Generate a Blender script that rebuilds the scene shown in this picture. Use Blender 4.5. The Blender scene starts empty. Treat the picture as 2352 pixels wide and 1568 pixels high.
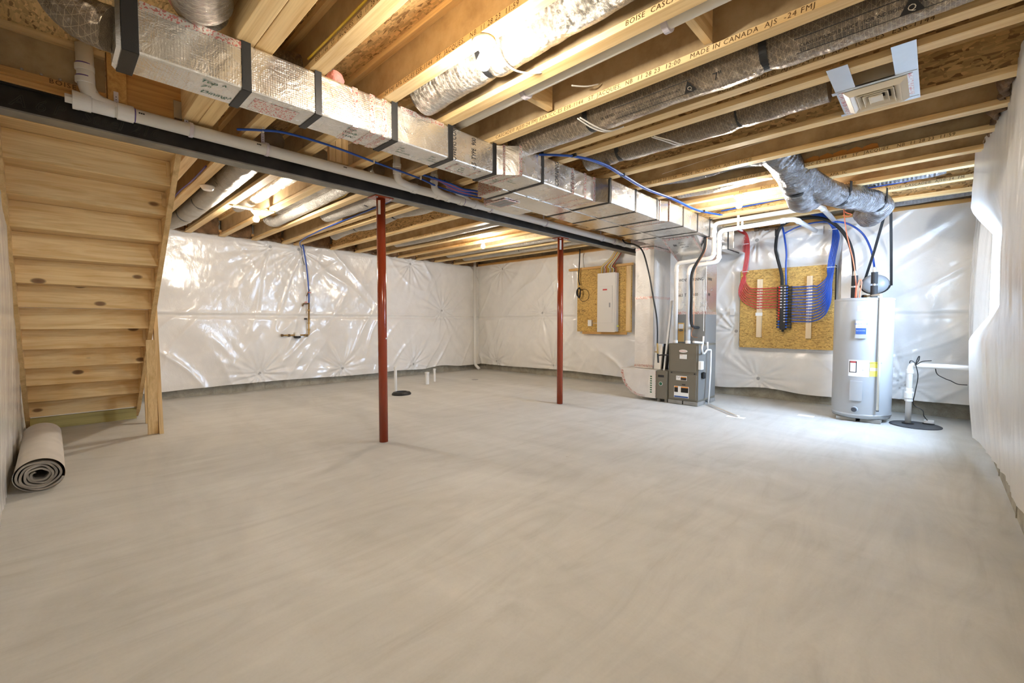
import bpy, bmesh, math, random
import numpy as np
from mathutils import Vector, Matrix, noise
random.seed(7)
SC = bpy.context.scene
COL = SC.collection

# ------------------------------------------------------------------ survey of the room
# World frame: metres. +X runs along the joists to the window wall, +Y runs along the beam
# to the wall that carries the water heater. The survey helper below turns a sight line of
# the survey camera and a known real plane into a point of the room.
FPX = 1016.0
PITCH = math.atan(43.0 / FPX)
TH = math.radians(46.2251)
CAM = Vector((0, 0, 1.22))
FLAT = Vector((-math.cos(TH), math.sin(TH), 0))
RIGHT = Vector((math.sin(TH), math.cos(TH), 0))
FWD = FLAT * math.cos(PITCH) + Vector((0, 0, -math.sin(PITCH)))
UP = FLAT * math.sin(PITCH) + Vector((0, 0, math.cos(PITCH)))

def P(px, py, ax, v):
    r = RIGHT * (px - 1176) - UP * (py - 784) + FWD * FPX
    i = 'xyz'.index(ax)
    return CAM + r * ((v - CAM[i]) / r[i])

# ------------------------------------------------------------------ materials
MATS = {}
def new_mat(name):
    m = bpy.data.materials.new(name); m.use_nodes = True
    nt = m.node_tree; b = nt.nodes['Principled BSDF']
    MATS[name] = m
    return m, nt, b

def N(nt, typ, **kw):
    n = nt.nodes.new(typ)
    for k, v in kw.items():
        if k in n.inputs.keys() if hasattr(n.inputs, 'keys') else False:
            n.inputs[k].default_value = v
        else:
            setattr(n, k, v)
    return n

def L(nt, a, b): nt.links.new(a, b)

def ramp(nt, fac, stops):
    r = nt.nodes.new('ShaderNodeValToRGB')
    e = r.color_ramp.elements
    while len(e) < len(stops): e.new(0.5)
    for i, (p, c) in enumerate(stops):
        e[i].position = p; e[i].color = (c[0], c[1], c[2], 1)
    L(nt, fac, r.inputs[0]); return r.outputs[0]

def coords(nt, kind='Object', scale=(1, 1, 1), rot=(0, 0, 0), rnd=False):
    tc = nt.nodes.new('ShaderNodeTexCoord'); mp = nt.nodes.new('ShaderNodeMapping')
    mp.inputs['Scale'].default_value = scale; mp.inputs['Rotation'].default_value = rot
    L(nt, tc.outputs[kind], mp.inputs[0])
    if rnd:
        oi = nt.nodes.new('ShaderNodeObjectInfo'); mu = nt.nodes.new('ShaderNodeMath'); mu.operation = 'MULTIPLY'
        mu.inputs[1].default_value = 37.0
        L(nt, oi.outputs['Random'], mu.inputs[0])
        cb = nt.nodes.new('ShaderNodeCombineXYZ')
        for i in range(3): L(nt, mu.outputs[0], cb.inputs[i])
        L(nt, cb.outputs[0], mp.inputs['Location'])
    return mp.outputs[0]

def noise_tex(nt, vec, scale, detail=4, rough=.55, dist=0):
    n = nt.nodes.new('ShaderNodeTexNoise')
    n.inputs['Scale'].default_value = scale; n.inputs['Detail'].default_value = detail
    n.inputs['Roughness'].default_value = rough; n.inputs['Distortion'].default_value = dist
    L(nt, vec, n.inputs['Vector']); return n.outputs[0]

def bump(nt, b, h, strength=.3, dist=.01):
    bp = nt.nodes.new('ShaderNodeBump'); bp.inputs['Strength'].default_value = strength
    bp.inputs['Distance'].default_value = dist
    L(nt, h, bp.inputs['Height']); L(nt, bp.outputs[0], b.inputs['Normal']); return bp

def mix(nt, fac, a, bb, mode='MIX'):
    m = nt.nodes.new('ShaderNodeMix'); m.data_type = 'RGBA'; m.blend_type = mode
    if isinstance(fac, (int, float)): m.inputs[0].default_value = fac
    else: L(nt, fac, m.inputs[0])
    for i, v in ((6, a), (7, bb)):
        if isinstance(v, tuple): m.inputs[i].default_value = (v[0], v[1], v[2], 1)
        else: L(nt, v, m.inputs[i])
    return m.outputs[2]

def mth(nt, op, a, b=None):
    m = nt.nodes.new('ShaderNodeMath'); m.operation = op
    for i, v in ((0, a), (1, b)):
        if v is None: continue
        if isinstance(v, (int, float)): m.inputs[i].default_value = v
        else: L(nt, v, m.inputs[i])
    return m.outputs[0]

def plain(name, col, rough=.5, metal=0.0, spec=.5, bumps=None, var=.0):
    m, nt, b = new_mat(name)
    b.inputs['Base Color'].default_value = (*col, 1)
    b.inputs['Roughness'].default_value = rough
    b.inputs['Metallic'].default_value = metal
    b.inputs['Specular IOR Level'].default_value = spec
    v = coords(nt)
    if var:
        f = noise_tex(nt, v, 6, 3)
        c = ramp(nt, f, [(.3, tuple(x * (1 - var) for x in col)), (.7, tuple(min(1, x * (1 + var)) for x in col))])
        L(nt, c, b.inputs['Base Color'])
    if bumps:
        bump(nt, b, noise_tex(nt, v, bumps[0], 3), bumps[1], bumps[2])
    return m

def wood(name, axis, light, dark, knots=False, rough=.6, rings=1.0, kr=.075, warp=.6):
    """sawn lumber: grain stretched along one axis, slightly different on every board"""
    m, nt, b = new_mat(name)
    k = 'xyz'.index(axis)
    sc = [26 * rings] * 3; sc[k] = 1.1
    v = coords(nt, 'Object', tuple(sc), rnd=True)
    n1 = noise_tex(nt, v, 1.0, 5, .6, warp)
    sc2 = [140] * 3; sc2[k] = 2.5
    v2 = coords(nt, 'Object', tuple(sc2), rnd=True)
    n2 = noise_tex(nt, v2, 1.0, 3, .6)
    mid = tuple((a + c) / 2 for a, c in zip(light, dark))
    c1 = ramp(nt, n1, [(.3, dark), (.45, mid), (.62, light)])
    c2 = ramp(nt, n2, [(.3, (.8, .76, .7)), (.55, (1, 1, 1))])
    c = mix(nt, .55, c1, c2, 'MULTIPLY')
    oi = nt.nodes.new('ShaderNodeObjectInfo')
    c = mix(nt, .35, c, ramp(nt, oi.outputs['Random'], [(0, (.82, .76, .66)), (.5, (1, 1, 1)), (1, (1, .93, .8))]), 'MULTIPLY')
    if knots:
        sk = [3.0] * 3; sk[k] = 1.6
        vk = coords(nt, 'Object', tuple(sk), rnd=True)
        vo = nt.nodes.new('ShaderNodeTexVoronoi'); vo.inputs['Scale'].default_value = knots
        L(nt, vk, vo.inputs['Vector'])
        kf = ramp(nt, vo.outputs['Distance'], [(.0, (1, 1, 1)), (kr * .7, (.85, .85, .85)), (kr, (0, 0, 0))])
        c = mix(nt, kf, c, (.16, .07, .025))
    L(nt, c, b.inputs['Base Color'])
    b.inputs['Roughness'].default_value = rough
    bump(nt, b, n2, .15, .002)
    return m

def osb(name, light, dark, scale=1.0, rough=.75):
    m, nt, b = new_mat(name)
    cols = []; hs = []
    v0 = coords(nt)
    dn = nt.nodes.new('ShaderNodeTexNoise'); dn.inputs['Scale'].default_value = 5.0 * scale
    L(nt, v0, dn.inputs['Vector'])
    for i, rot in enumerate((.25, 1.3, 2.25)):
        vv = nt.nodes.new('ShaderNodeMixRGB'); vv.blend_type = 'LINEAR_LIGHT'; vv.inputs[0].default_value = .02
        tc = nt.nodes.new('ShaderNodeTexCoord')
        L(nt, tc.outputs['Object'], vv.inputs[1]); L(nt, dn.outputs[1], vv.inputs[2])
        mp = nt.nodes.new('ShaderNodeMapping')
        mp.inputs['Rotation'].default_value = (rot * .5, rot * .7, rot)
        mp.inputs['Scale'].default_value = (13 * scale, 78 * scale, 56 * scale)
        mp.inputs['Location'].default_value = (i * 7.3, i * 3.1, 0)
        L(nt, vv.outputs[0], mp.inputs[0])
        vo = nt.nodes.new('ShaderNodeTexVoronoi'); vo.inputs['Scale'].default_value = 1.0
        L(nt, mp.outputs[0], vo.inputs['Vector'])
        sx = nt.nodes.new('ShaderNodeSeparateColor'); L(nt, vo.outputs['Color'], sx.inputs[0])
        cols.append(sx.outputs[0]); hs.append(vo.outputs['Distance'])
    f1 = noise_tex(nt, v0, 16 * scale, 2); s1 = mth(nt, 'GREATER_THAN', f1, .5)
    f2 = noise_tex(nt, coords(nt, 'Object', (1, 1, 1), (1, 2, 3)), 13 * scale, 2); s2 = mth(nt, 'GREATER_THAN', f2, .55)
    a = mix(nt, s1, cols[0], cols[1]); a = mix(nt, s2, a, cols[2])
    mid = tuple(x * .55 + y * .45 for x, y in zip(light, dark))
    c = ramp(nt, a, [(.0, dark), (.18, mid), (.6, light), (1, tuple(min(1, x * 1.2) for x in light))])
    big = ramp(nt, noise_tex(nt, v0, 1.2, 3), [(.35, (.82, .8, .76)), (.6, (1, 1, 1))])
    c = mix(nt, .8, c, big, 'MULTIPLY')
    L(nt, c, b.inputs['Base Color']); b.inputs['Roughness'].default_value = rough
    bump(nt, b, a, .35, .004)
    return m

# sawn lumber
wood('lumber_x', 'x', (.90, .685, .36), (.70, .455, .19))
wood('lumber_y', 'y', (.86, .66, .36), (.64, .42, .18))
wood('lumber_z', 'z', (.86, .64, .34), (.64, .42, .18), knots=1.0)
wood('orange_x', 'x', (.70, .42, .14), (.50, .26, .07), knots=.8)
wood('orange_y', 'y', (.66, .38, .13), (.44, .22, .06), knots=1.3)
wood('stair_ply', 'y', (.90, .69, .37), (.72, .47, .19), knots=1.5, rings=.42, kr=.13, warp=2.2)
wood('tread_ply_shaded', 'y', (.72, .52, .27), (.56, .38, .17), rings=1.5)  # laminated treads, colour darkened to carry the shade on their undersides
wood('stair_side', 'x', (.78, .55, .26), (.52, .33, .13), rings=.6)
wood('green_lumber', 'y', (.52, .45, .17), (.34, .29, .10), knots=1.2)
wood('pine_strip', 'z', (.86, .72, .50), (.74, .56, .34))
osb('osb_subfloor', (.74, .51, .23), (.27, .15, .055))
osb('osb_board', (.66, .43, .13), (.30, .165, .04), 1.7)

# joist web: dull grey brown sheet
m, nt, b = new_mat('joist_web')
v = coords(nt, rnd=True)
c = ramp(nt, noise_tex(nt, v, 5, 5, .65), [(.3, (.34, .235, .12)), (.55, (.48, .36, .205)), (.75, (.56, .44, .27))])
L(nt, c, b.inputs['Base Color']); b.inputs['Roughness'].default_value = .38
b.inputs['Specular IOR Level'].default_value = .5
bump(nt, b, noise_tex(nt, v, 30, 4), .12, .004)

# trowelled concrete slab
m, nt, b = new_mat('concrete_floor')
v = coords(nt, scale=(.55, 1.5, 1), rot=(0, 0, .5))
n1 = noise_tex(nt, v, .8, 6, .6, 1.2)
v2 = coords(nt, scale=(2.6, .55, 1), rot=(0, 0, -.25))
n2 = noise_tex(nt, v2, 1.6, 7, .68, 1.8)
v3 = coords(nt)
n3 = noise_tex(nt, v3, 90, 3)
c = ramp(nt, n1, [(.28, (.51, .507, .477)), (.5, (.58, .577, .545)), (.72, (.645, .642, .61))])
c = mix(nt, .55, c, ramp(nt, n2, [(.30, (.72, .705, .675)), (.48, (.94, .935, .93)), (.68, (1.10, 1.095, 1.09))]), 'MULTIPLY')
c = mix(nt, .25, c, ramp(nt, n3, [(.3, (.88, .88, .88)), (.6, (1, 1, 1))]), 'MULTIPLY')
# pinholes and small dark marks
vo = nt.nodes.new('ShaderNodeTexVoronoi'); vo.inputs['Scale'].default_value = 2.2; L(nt, v3, vo.inputs['Vector'])
dots = ramp(nt, vo.outputs['Distance'], [(0, (1, 1, 1)), (.012, (1, 1, 1)), (.02, (0, 0, 0))])
c = mix(nt, mth(nt, 'MULTIPLY', dots, .55), c, (.2, .17, .13))
L(nt, c, b.inputs['Base Color'])
rr = ramp(nt, n2, [(.3, (.46, .46, .46)), (.7, (.62, .62, .62))]); L(nt, rr, b.inputs['Roughness'])
b.inputs['Specular IOR Level'].default_value = .35
bump(nt, b, n2, .08, .01)

m, nt, b = new_mat('concrete_wall')
v = coords(nt)
c = ramp(nt, noise_tex(nt, v, 5, 6, .65, .5), [(.3, (.23, .21, .165)), (.55, (.36, .335, .27)), (.75, (.45, .42, .35))])
vo = nt.nodes.new('ShaderNodeTexVoronoi'); vo.inputs['Scale'].default_value = 45; L(nt, v, vo.inputs['Vector'])
pit = ramp(nt, vo.outputs['Distance'], [(0, (.45, .42, .38)), (.16, (.6, .6, .6)), (.22, (1, 1, 1))])
c = mix(nt, .6, c, pit, 'MULTIPLY')
L(nt, c, b.inputs['Base Color']); b.inputs['Roughness'].default_value = .85
bump(nt, b, pit, .3, .004)

# white polyethylene film
def film(name, col, trans=0.0, rough=.15):
    m, nt, b = new_mat(name)
    v = coords(nt)
    c = ramp(nt, noise_tex(nt, v, 3, 4, .6, .5), [(.3, tuple(x * .93 for x in col)), (.65, col)])
    L(nt, c, b.inputs['Base Color'])
    b.inputs['Roughness'].default_value = rough
    b.inputs['Specular IOR Level'].default_value = .8
    w1 = noise_tex(nt, coords(nt, scale=(1, 1, .6)), 14, 5, .6, 2.0)
    w2 = nt.nodes.new('ShaderNodeTexNoise'); w2.inputs['Scale'].default_value = 2.6; w2.inputs['Detail'].default_value = 4; w2.inputs['Distortion'].default_value = 2.5
    w2.noise_type = 'RIDGED_MULTIFRACTAL'; L(nt, coords(nt, scale=(1, 1, .8), rot=(.5, .5, .2)), w2.inputs['Vector'])
    bump(nt, b, mth(nt, 'ADD', mth(nt, 'MULTIPLY', w1, .22), mth(nt, 'MULTIPLY', w2.outputs[0], .26)), .34, .03)
    if trans:
        tr = nt.nodes.new('ShaderNodeBsdfTranslucent'); L(nt, c, tr.inputs[0])
        mx = nt.nodes.new('ShaderNodeMixShader'); mx.inputs[0].default_value = trans
        out = nt.nodes['Material Output']
        L(nt, b.outputs[0], mx.inputs[1]); L(nt, tr.outputs[0], mx.inputs[2]); L(nt, mx.outputs[0], out.inputs[0])
    return m
film('white_film', (.84, .83, .80))
film('cloudy_film', (.82, .80, .76), .18, .28)

# foil faced duct board with scrim
def foil(name, col, rough, grid=120.0, gst=.25, wr=.35, metal=1.0, wscale=9):
    m, nt, b = new_mat(name)
    v = coords(nt)
    b.inputs['Metallic'].default_value = metal
    f = noise_tex(nt, v, 3.5, 4)
    c = ramp(nt, f, [(.3, tuple(x * .86 for x in col)), (.7, col)]); L(nt, c, b.inputs['Base Color'])
    r = ramp(nt, noise_tex(nt, v, 7, 4), [(.35, (rough * .88,) * 3), (.7, (rough * 1.15,) * 3)]); L(nt, r, b.inputs['Roughness'])
    sp = nt.nodes.new('ShaderNodeSeparateXYZ'); L(nt, v, sp.inputs[0])
    hs = []
    for i in range(3):
        s = mth(nt, 'SINE', mth(nt, 'MULTIPLY', sp.outputs[i], grid * 2.2)); hs.append(mth(nt, 'POWER', mth(nt, 'ABSOLUTE', s), 8.0))
    g = mth(nt, 'ADD', mth(nt, 'ADD', hs[0], hs[1]), hs[2])
    w = noise_tex(nt, v, wscale, 5, .62, 1.2)
    h = mth(nt, 'ADD', mth(nt, 'MULTIPLY', g, gst * .12), w)
    bump(nt, b, h, wr, .02)
    return m
foil('foil_duct', (.86, .85, .82), .26, wscale=8, wr=.4, metal=.9)
foil('foil_smooth', (.82, .81, .785), .25, gst=.08, wr=.2, wscale=6)
foil('foil_shaft', (.90, .88, .85), .42, gst=.1, wr=.30, metal=.6)
foil('foil_sheet', (.50, .45, .38), .22, gst=.3, wr=.5)
foil('steel_light', (.72, .75, .78), .38, gst=0, wr=.06)

m, nt, b = new_mat('foil_tape')   # foil tape with a red printed stripe
v = coords(nt, scale=(1, 1, 1))
b.inputs['Metallic'].default_value = .8; b.inputs['Roughness'].default_value = .3
vo = nt.nodes.new('ShaderNodeTexVoronoi'); vo.inputs['Scale'].default_value = 150; L(nt, v, vo.inputs['Vector'])
sx = nt.nodes.new('ShaderNodeSeparateColor'); L(nt, vo.outputs['Color'], sx.inputs[0])
f = mth(nt, 'MULTIPLY', mth(nt, 'GREATER_THAN', sx.outputs[0], .70), .75)
c = mix(nt, f, (.78, .75, .71), (.62, .09, .08)); L(nt, c, b.inputs['Base Color'])
bump(nt, b, noise_tex(nt, v, 25, 3), .4, .006)

# flexible duct jackets: film over a wire helix with a crossed scrim
def flex(name, film_c, scrim_c, rough=.3, metal=.85, cs=17):
    m, nt, b = new_mat(name)
    tc = nt.nodes.new('ShaderNodeTexCoord'); sp = nt.nodes.new('ShaderNodeSeparateXYZ')
    L(nt, tc.outputs['UV'], sp.inputs[0])
    u, w = sp.outputs[0], sp.outputs[1]
    def lines(a, per, width):
        fr = mth(nt, 'FRACT', mth(nt, 'MULTIPLY', a, 1.0 / per)); return mth(nt, 'LESS_THAN', fr, width)
    l1 = lines(u, .0165, .09)
    l2 = lines(mth(nt, 'ADD', u, mth(nt, 'MULTIPLY', w, .9)), .042, .05)
    l3 = lines(mth(nt, 'SUBTRACT', u, mth(nt, 'MULTIPLY', w, .9)), .042, .05)
    g = mth(nt, 'MAXIMUM', mth(nt, 'MAXIMUM', l1, l2), l3)
    v = coords(nt)
    base = ramp(nt, noise_tex(nt, v, 6, 4), [(.3, tuple(x * .7 for x in film_c)), (.7, film_c)])
    c = mix(nt, mth(nt, 'MULTIPLY', g, .6), base, scrim_c); L(nt, c, b.inputs['Base Color'])
    b.inputs['Metallic'].default_value = metal; b.inputs['Roughness'].default_value = rough
    rib = mth(nt, 'SINE', mth(nt, 'MULTIPLY', u, 2 * math.pi / .033))
    h = mth(nt, 'ADD', mth(nt, 'MULTIPLY', rib, .10), noise_tex(nt, v, cs, 6, .7, 2.6))
    bump(nt, b, h, .8, .03)
    return m
flex('flex_silver', (.50, .46, .40), (.85, .76, .58), .25)
flex('flex_brown', (.30, .24, .175), (.66, .54, .36), .26)
flex('flex_blue', (.30, .30, .31), (.42, .41, .40), .2, cs=9)
flex('flex_grey', (.55, .51, .45), (.62, .57, .48), .35, .6)

plain('steel_black', (.026, .022, .018), .42, .3, bumps=(60, .15, .003), var=.55)
plain('steel_mill', (.24, .225, .19), .5, .3, bumps=(40, .1, .003), var=.25)
plain('red_paint', (.29, .042, .012), .2, 0, .6)
plain('pvc', (.78, .77, .74), .28, 0, .5)
plain('pvc_cream', (.76, .72, .62), .3, 0, .5)
plain('hanger_plastic', (.62, .58, .62), .4)
plain('primer_purple', (.10, .06, .28), .5)
plain('strap_black', (.012, .012, .012), .45, bumps=(200, .3, .002))
plain('foam_black', (.018, .018, .018), .75)
plain('rubber_black', (.012, .012, .013), .5)
plain('ink', (.012, .010, .008), .7)
plain('ink_brown', (.10, .045, .008), .8)
plain('ink_green', (.02, .12, .06), .7)
plain('ink_red', (.55, .06, .06), .6)
plain('ink_blue', (.03, .09, .30), .6)
plain('pex_blue', (.012, .075, .42), .3, 0, .5)
plain('pex_red', (.52, .05, .045), .32, 0, .5)
plain('cable_yellow', (.62, .43, .03), .4)
plain('cable_white', (.74, .71, .64), .4)
plain('cable_grey', (.30, .30, .31), .45)
plain('cable_black', (.015, .015, .015), .4)
plain('cable_red', (.50, .07, .03), .4)
plain('cable_orange', (.75, .20, .10), .4)
plain('heater_grey', (.37, .385, .395), .3, 0, .5)
plain('furnace_taupe', (.185, .168, .13), .42, .25, bumps=(150, .05, .001))
plain('furnace_dark', (.24, .24, .23), .45, .3)
plain('chalk', (.05, .044, .032), .8)
plain('label_white', (.80, .80, .78), .45)
plain('label_yellow', (.80, .76, .12), .45)
plain('label_orange', (.75, .28, .03), .45)
plain('cardboard', (.64, .40, .13), .7)
plain('panel_white', (.72, .70, .66), .4, 0, .5)
plain('brass', (.45, .30, .12), .4, .8, bumps=(60, .2, .003))
plain('bronze_dark', (.17, .11, .06), .5, .6)
plain('copper', (.70, .30, .16), .3, .9)
plain('steel_zinc', (.55, .55, .55), .35, .9)
plain('paver_grey', (.26, .25, .23), .9, bumps=(80, .4, .004), var=.15)
plain('lid_grey', (.05, .055, .065), .45, bumps=(90, .2, .003))
plain('tank_grey', (.30, .32, .34), .35)
plain('tape_white', (.85, .84, .82), .4)
plain('register_cream', (.78, .71, .58), .4)
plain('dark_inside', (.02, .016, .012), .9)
plain('fitting_black', (.02, .02, .022), .35)
plain('button_red', (.62, .03, .02), .35)
plain('button_blue', (.02, .10, .50), .35)
plain('washer_grey', (.42, .41, .39), .4, .1)
plain('insulation_pink', (.75, .33, .30), .95, bumps=(40, .9, .01), var=.2)
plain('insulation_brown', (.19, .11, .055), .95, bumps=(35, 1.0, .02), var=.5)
plain('foam_orange', (.62, .25, .05), .8)
m = plain('carpet_back', (.62, .58, .52), .95, bumps=(260, .6, .003), var=.06)
plain('carpet_edge', (.42, .38, .33), .98, bumps=(320, 1.0, .004), var=.35)
plain('lamp_base', (.78, .74, .68), .4)

def emit(name, col, s):
    m, nt, b = new_mat(name)
    b.inputs['Base Color'].default_value = (*col, 1)
    b.inputs['Emission Color'].default_value = (*col, 1); b.inputs['Emission Strength'].default_value = s
    return m
emit('bulb_glow', (1.0, .915, .80), 300.0)
emit('bulb_glow_dim', (1.0, .915, .80), 255.0)

m, nt, b = new_mat('window_glass')
b.inputs['Roughness'].default_value = .02; b.inputs['Metallic'].default_value = 1
tr = nt.nodes.new('ShaderNodeBsdfTransparent'); mx = nt.nodes.new('ShaderNodeMixShader'); mx.inputs[0].default_value = .07
L(nt, tr.outputs[0], mx.inputs[1]); L(nt, b.outputs[0], mx.inputs[2]); L(nt, mx.outputs[0], nt.nodes['Material Output'].inputs[0])

# ------------------------------------------------------------------ mesh building
ROOT = {}
class MB:
    """collects shapes, then links them as one mesh object"""
    def __init__(s): s.v = []; s.f = []; s.uv = []
    def add(s, vs, fs, uvs=None):
        o = len(s.v); s.v += [tuple(x) for x in vs]; s.f += [tuple(i + o for i in f) for f in fs]
        s.uv += uvs if uvs else [None] * len(fs)
        return s
    def box(s, x0, y0, z0, x1, y1, z1):
        x0, x1 = sorted((x0, x1)); y0, y1 = sorted((y0, y1)); z0, z1 = sorted((z0, z1))
        vs = [(x0, y0, z0), (x1, y0, z0), (x1, y1, z0), (x0, y1, z0), (x0, y0, z1), (x1, y0, z1), (x1, y1, z1), (x0, y1, z1)]
        return s.add(vs, [(0, 3, 2, 1), (4, 5, 6, 7), (0, 1, 5, 4), (1, 2, 6, 5), (2, 3, 7, 6), (3, 0, 4, 7)])
    def prism(s, poly, d, off=(0, 0, 0)):
        """poly: list of 3d points in a plane, extruded by vector d"""
        d = Vector(d); off = Vector(off); n = len(poly)
        a = [Vector(p) + off for p in poly]; b_ = [p + d for p in a]
        nn = (a[1] - a[0]).cross(a[2] - a[1])
        if nn.dot(d) > 0: cap = [tuple(reversed(range(n))), tuple(range(n, 2 * n))]
        else: cap = [tuple(range(n)), tuple(reversed(range(n, 2 * n)))]
        side = [(i, (i + 1) % n, n + (i + 1) % n, n + i) for i in range(n)]
        if nn.dot(d) <= 0: side = [tuple(reversed(q)) for q in side]
        return s.add(a + b_, cap + side)
    def lathe(s, prof, c, axis='z', seg=32):
        """prof: (radius, height) pairs turned about an axis through c"""
        c = Vector(c); vs = []; fs = []
        ax = Vector({'x': (1, 0, 0), 'y': (0, 1, 0), 'z': (0, 0, 1)}[axis]) if isinstance(axis, str) else Vector(axis).normalized()
        t = Vector((1, 0, 0)) if abs(ax.x) < .9 else Vector((0, 1, 0))
        e1 = ax.cross(t).normalized(); e2 = ax.cross(e1)
        m_ = len(prof)
        for r, h in prof:
            for k in range(seg):
                a = 2 * math.pi * k / seg
                vs.append(c + ax * h + (e1 * math.cos(a) + e2 * math.sin(a)) * max(r, 1e-5))
        for i in range(m_ - 1):
            for k in range(seg):
                k2 = (k + 1) % seg
                fs.append((i * seg + k, i * seg + k2, (i + 1) * seg + k2, (i + 1) * seg + k))
        fs.append(tuple(reversed(range(seg)))); fs.append(tuple((m_ - 1) * seg + k for k in range(seg)))
        return s.add(vs, fs)
    def cyl(s, a, b_, r, seg=24, r2=None):
        a = Vector(a); b_ = Vector(b_); d = b_ - a
        return s.lathe([(r, 0), (r2 if r2 is not None else r, d.length)], a, tuple(d), seg)
    def tube(s, pts, r, seg=14, smooth=8, rad=None, caps=True):
        """tube swept along a smooth path; rad(t, k) can modulate the radius"""
        pts = [Vector(p) for p in pts]
        if smooth > 1 and len(pts) > 2: pts = spline(pts, smooth)
        n = len(pts); vs = []; fs = []; uvs = []
        tan = [(pts[min(i + 1, n - 1)] - pts[max(i - 1, 0)]).normalized() for i in range(n)]
        u = Vector((0, 0, 1)) if abs(tan[0].z) < .9 else Vector((1, 0, 0))
        u = (u - tan[0] * u.dot(tan[0])).normalized(); ln = 0; lens = []
        for i in range(n):
            if i: ln += (pts[i] - pts[i - 1]).length
            lens.append(ln)
            u = (u - tan[i] * u.dot(tan[i])).normalized(); w = tan[i].cross(u)
            for k in range(seg):
                a = 2 * math.pi * k / seg
                rr = r * (rad(ln, a) if rad else 1)
                vs.append(pts[i] + (u * math.cos(a) + w * math.sin(a)) * rr)
        for i in range(n - 1):
            for k in range(seg):
                k2 = (k + 1) % seg
                fs.append((i * seg + k, i * seg + k2, (i + 1) * seg + k2, (i + 1) * seg + k))
                c0, c1 = 2 * math.pi * r * k / seg, 2 * math.pi * r * (k + 1) / seg
                uvs.append(((lens[i], c0), (lens[i], c1), (lens[i + 1], c1), (lens[i + 1], c0)))
        if caps:
            fs.append(tuple(reversed(range(seg)))); fs.append(tuple((n - 1) * seg + k for k in range(seg))); uvs += [None, None]
        return s.add(vs, fs, uvs)
    def grid(s, nu, nv, fn, uvs=False):
        vs = [fn(i / (nu - 1), j / (nv - 1)) for j in range(nv) for i in range(nu)]
        fs = [(j * nu + i, j * nu + i + 1, (j + 1) * nu + i + 1, (j + 1) * nu + i) for j in range(nv - 1) for i in range(nu - 1)]
        return s.add(vs, fs)
    def build(s, name, mat, parent=None, smooth=False, bevel=0, solid=0, auto=None):
        off = ROOT.get(parent.name, Vector((0, 0, 0))) if parent else Vector((0, 0, 0))
        if parent is None or parent.name not in ROOT:
            # give the mesh an origin of its own at the centre of its base
            if parent is None:
                xs = [v[0] for v in s.v]; ys = [v[1] for v in s.v]; zs = [v[2] for v in s.v]
                own = Vector(((min(xs) + max(xs)) / 2, (min(ys) + max(ys)) / 2, min(zs)))
            else: own = Vector((0, 0, 0))
        else: own = Vector((0, 0, 0))
        base = off + own
        me = bpy.data.meshes.new(name)
        me.from_pydata([(v[0] - base.x, v[1] - base.y, v[2] - base.z) for v in s.v], [], s.f)
        if any(u is not None for u in s.uv):
            ul = me.uv_layers.new(name='UVMap')
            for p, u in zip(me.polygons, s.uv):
                if u is None: continue
                for li, c in zip(p.loop_indices, u): ul.data[li].uv = c
        me.materials.append(MATS[mat]) if mat else None
        if smooth:
            for p in me.polygons: p.use_smooth = len(p.vertices) <= 4
        o = bpy.data.objects.new(name, me); COL.objects.link(o)
        if parent: o.parent = parent; ROOT[o.name] = off
        else: o.location = own; ROOT[o.name] = own
        if bevel:
            bv = o.modifiers.new('bevel', 'BEVEL'); bv.width = bevel; bv.segments = 2; bv.limit_method = 'ANGLE'; bv.angle_limit = .7
        if solid:
            sd = o.modifiers.new('solid', 'SOLIDIFY'); sd.thickness = solid; sd.offset = 0
        return o

def spline(pts, k):
    out = []; n = len(pts)
    for i in range(n - 1):
        p0 = pts[max(i - 1, 0)]; p1 = pts[i]; p2 = pts[i + 1]; p3 = pts[min(i + 2, n - 1)]
        for j in range(k):
            t = j / k
            out.append(.5 * ((2 * p1) + (p2 - p0) * t + (2 * p0 - 5 * p1 + 4 * p2 - p3) * t * t + (3 * p1 - p0 - 3 * p2 + p3) * t ** 3))
    out.append(pts[-1]); return out

def rounded(pts, r, k=6):
    """polyline with its corners rounded to radius r (rigid pipe with elbows)"""
    pts = [Vector(p) for p in pts]; out = [pts[0]]
    for i in range(1, len(pts) - 1):
        a = (pts[i - 1] - pts[i]); b_ = (pts[i + 1] - pts[i])
        d = min(r, a.length * .49, b_.length * .49); A = pts[i] + a.normalized() * d; B = pts[i] + b_.normalized() * d
        for j in range(k + 1):
            t = j / k; out.append(A * (1 - t) ** 2 + pts[i] * 2 * t * (1 - t) + B * t * t)
    out.append(pts[-1]); return out

def tag(o, label, cat, group=None, kind=None):
    if label: o['label'] = label
    if cat: o['category'] = cat
    if group: o['group'] = group
    if kind: o['kind'] = kind
    return o
def thing(name, loc, label, cat, group=None):
    o = bpy.data.objects.new(name, None); COL.objects.link(o); o.location = loc
    o.empty_display_size = .1
    ROOT[o.name] = Vector(loc); return tag(o, label, cat, group)
def struct(o): o['kind'] = 'structure'; return o

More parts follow.
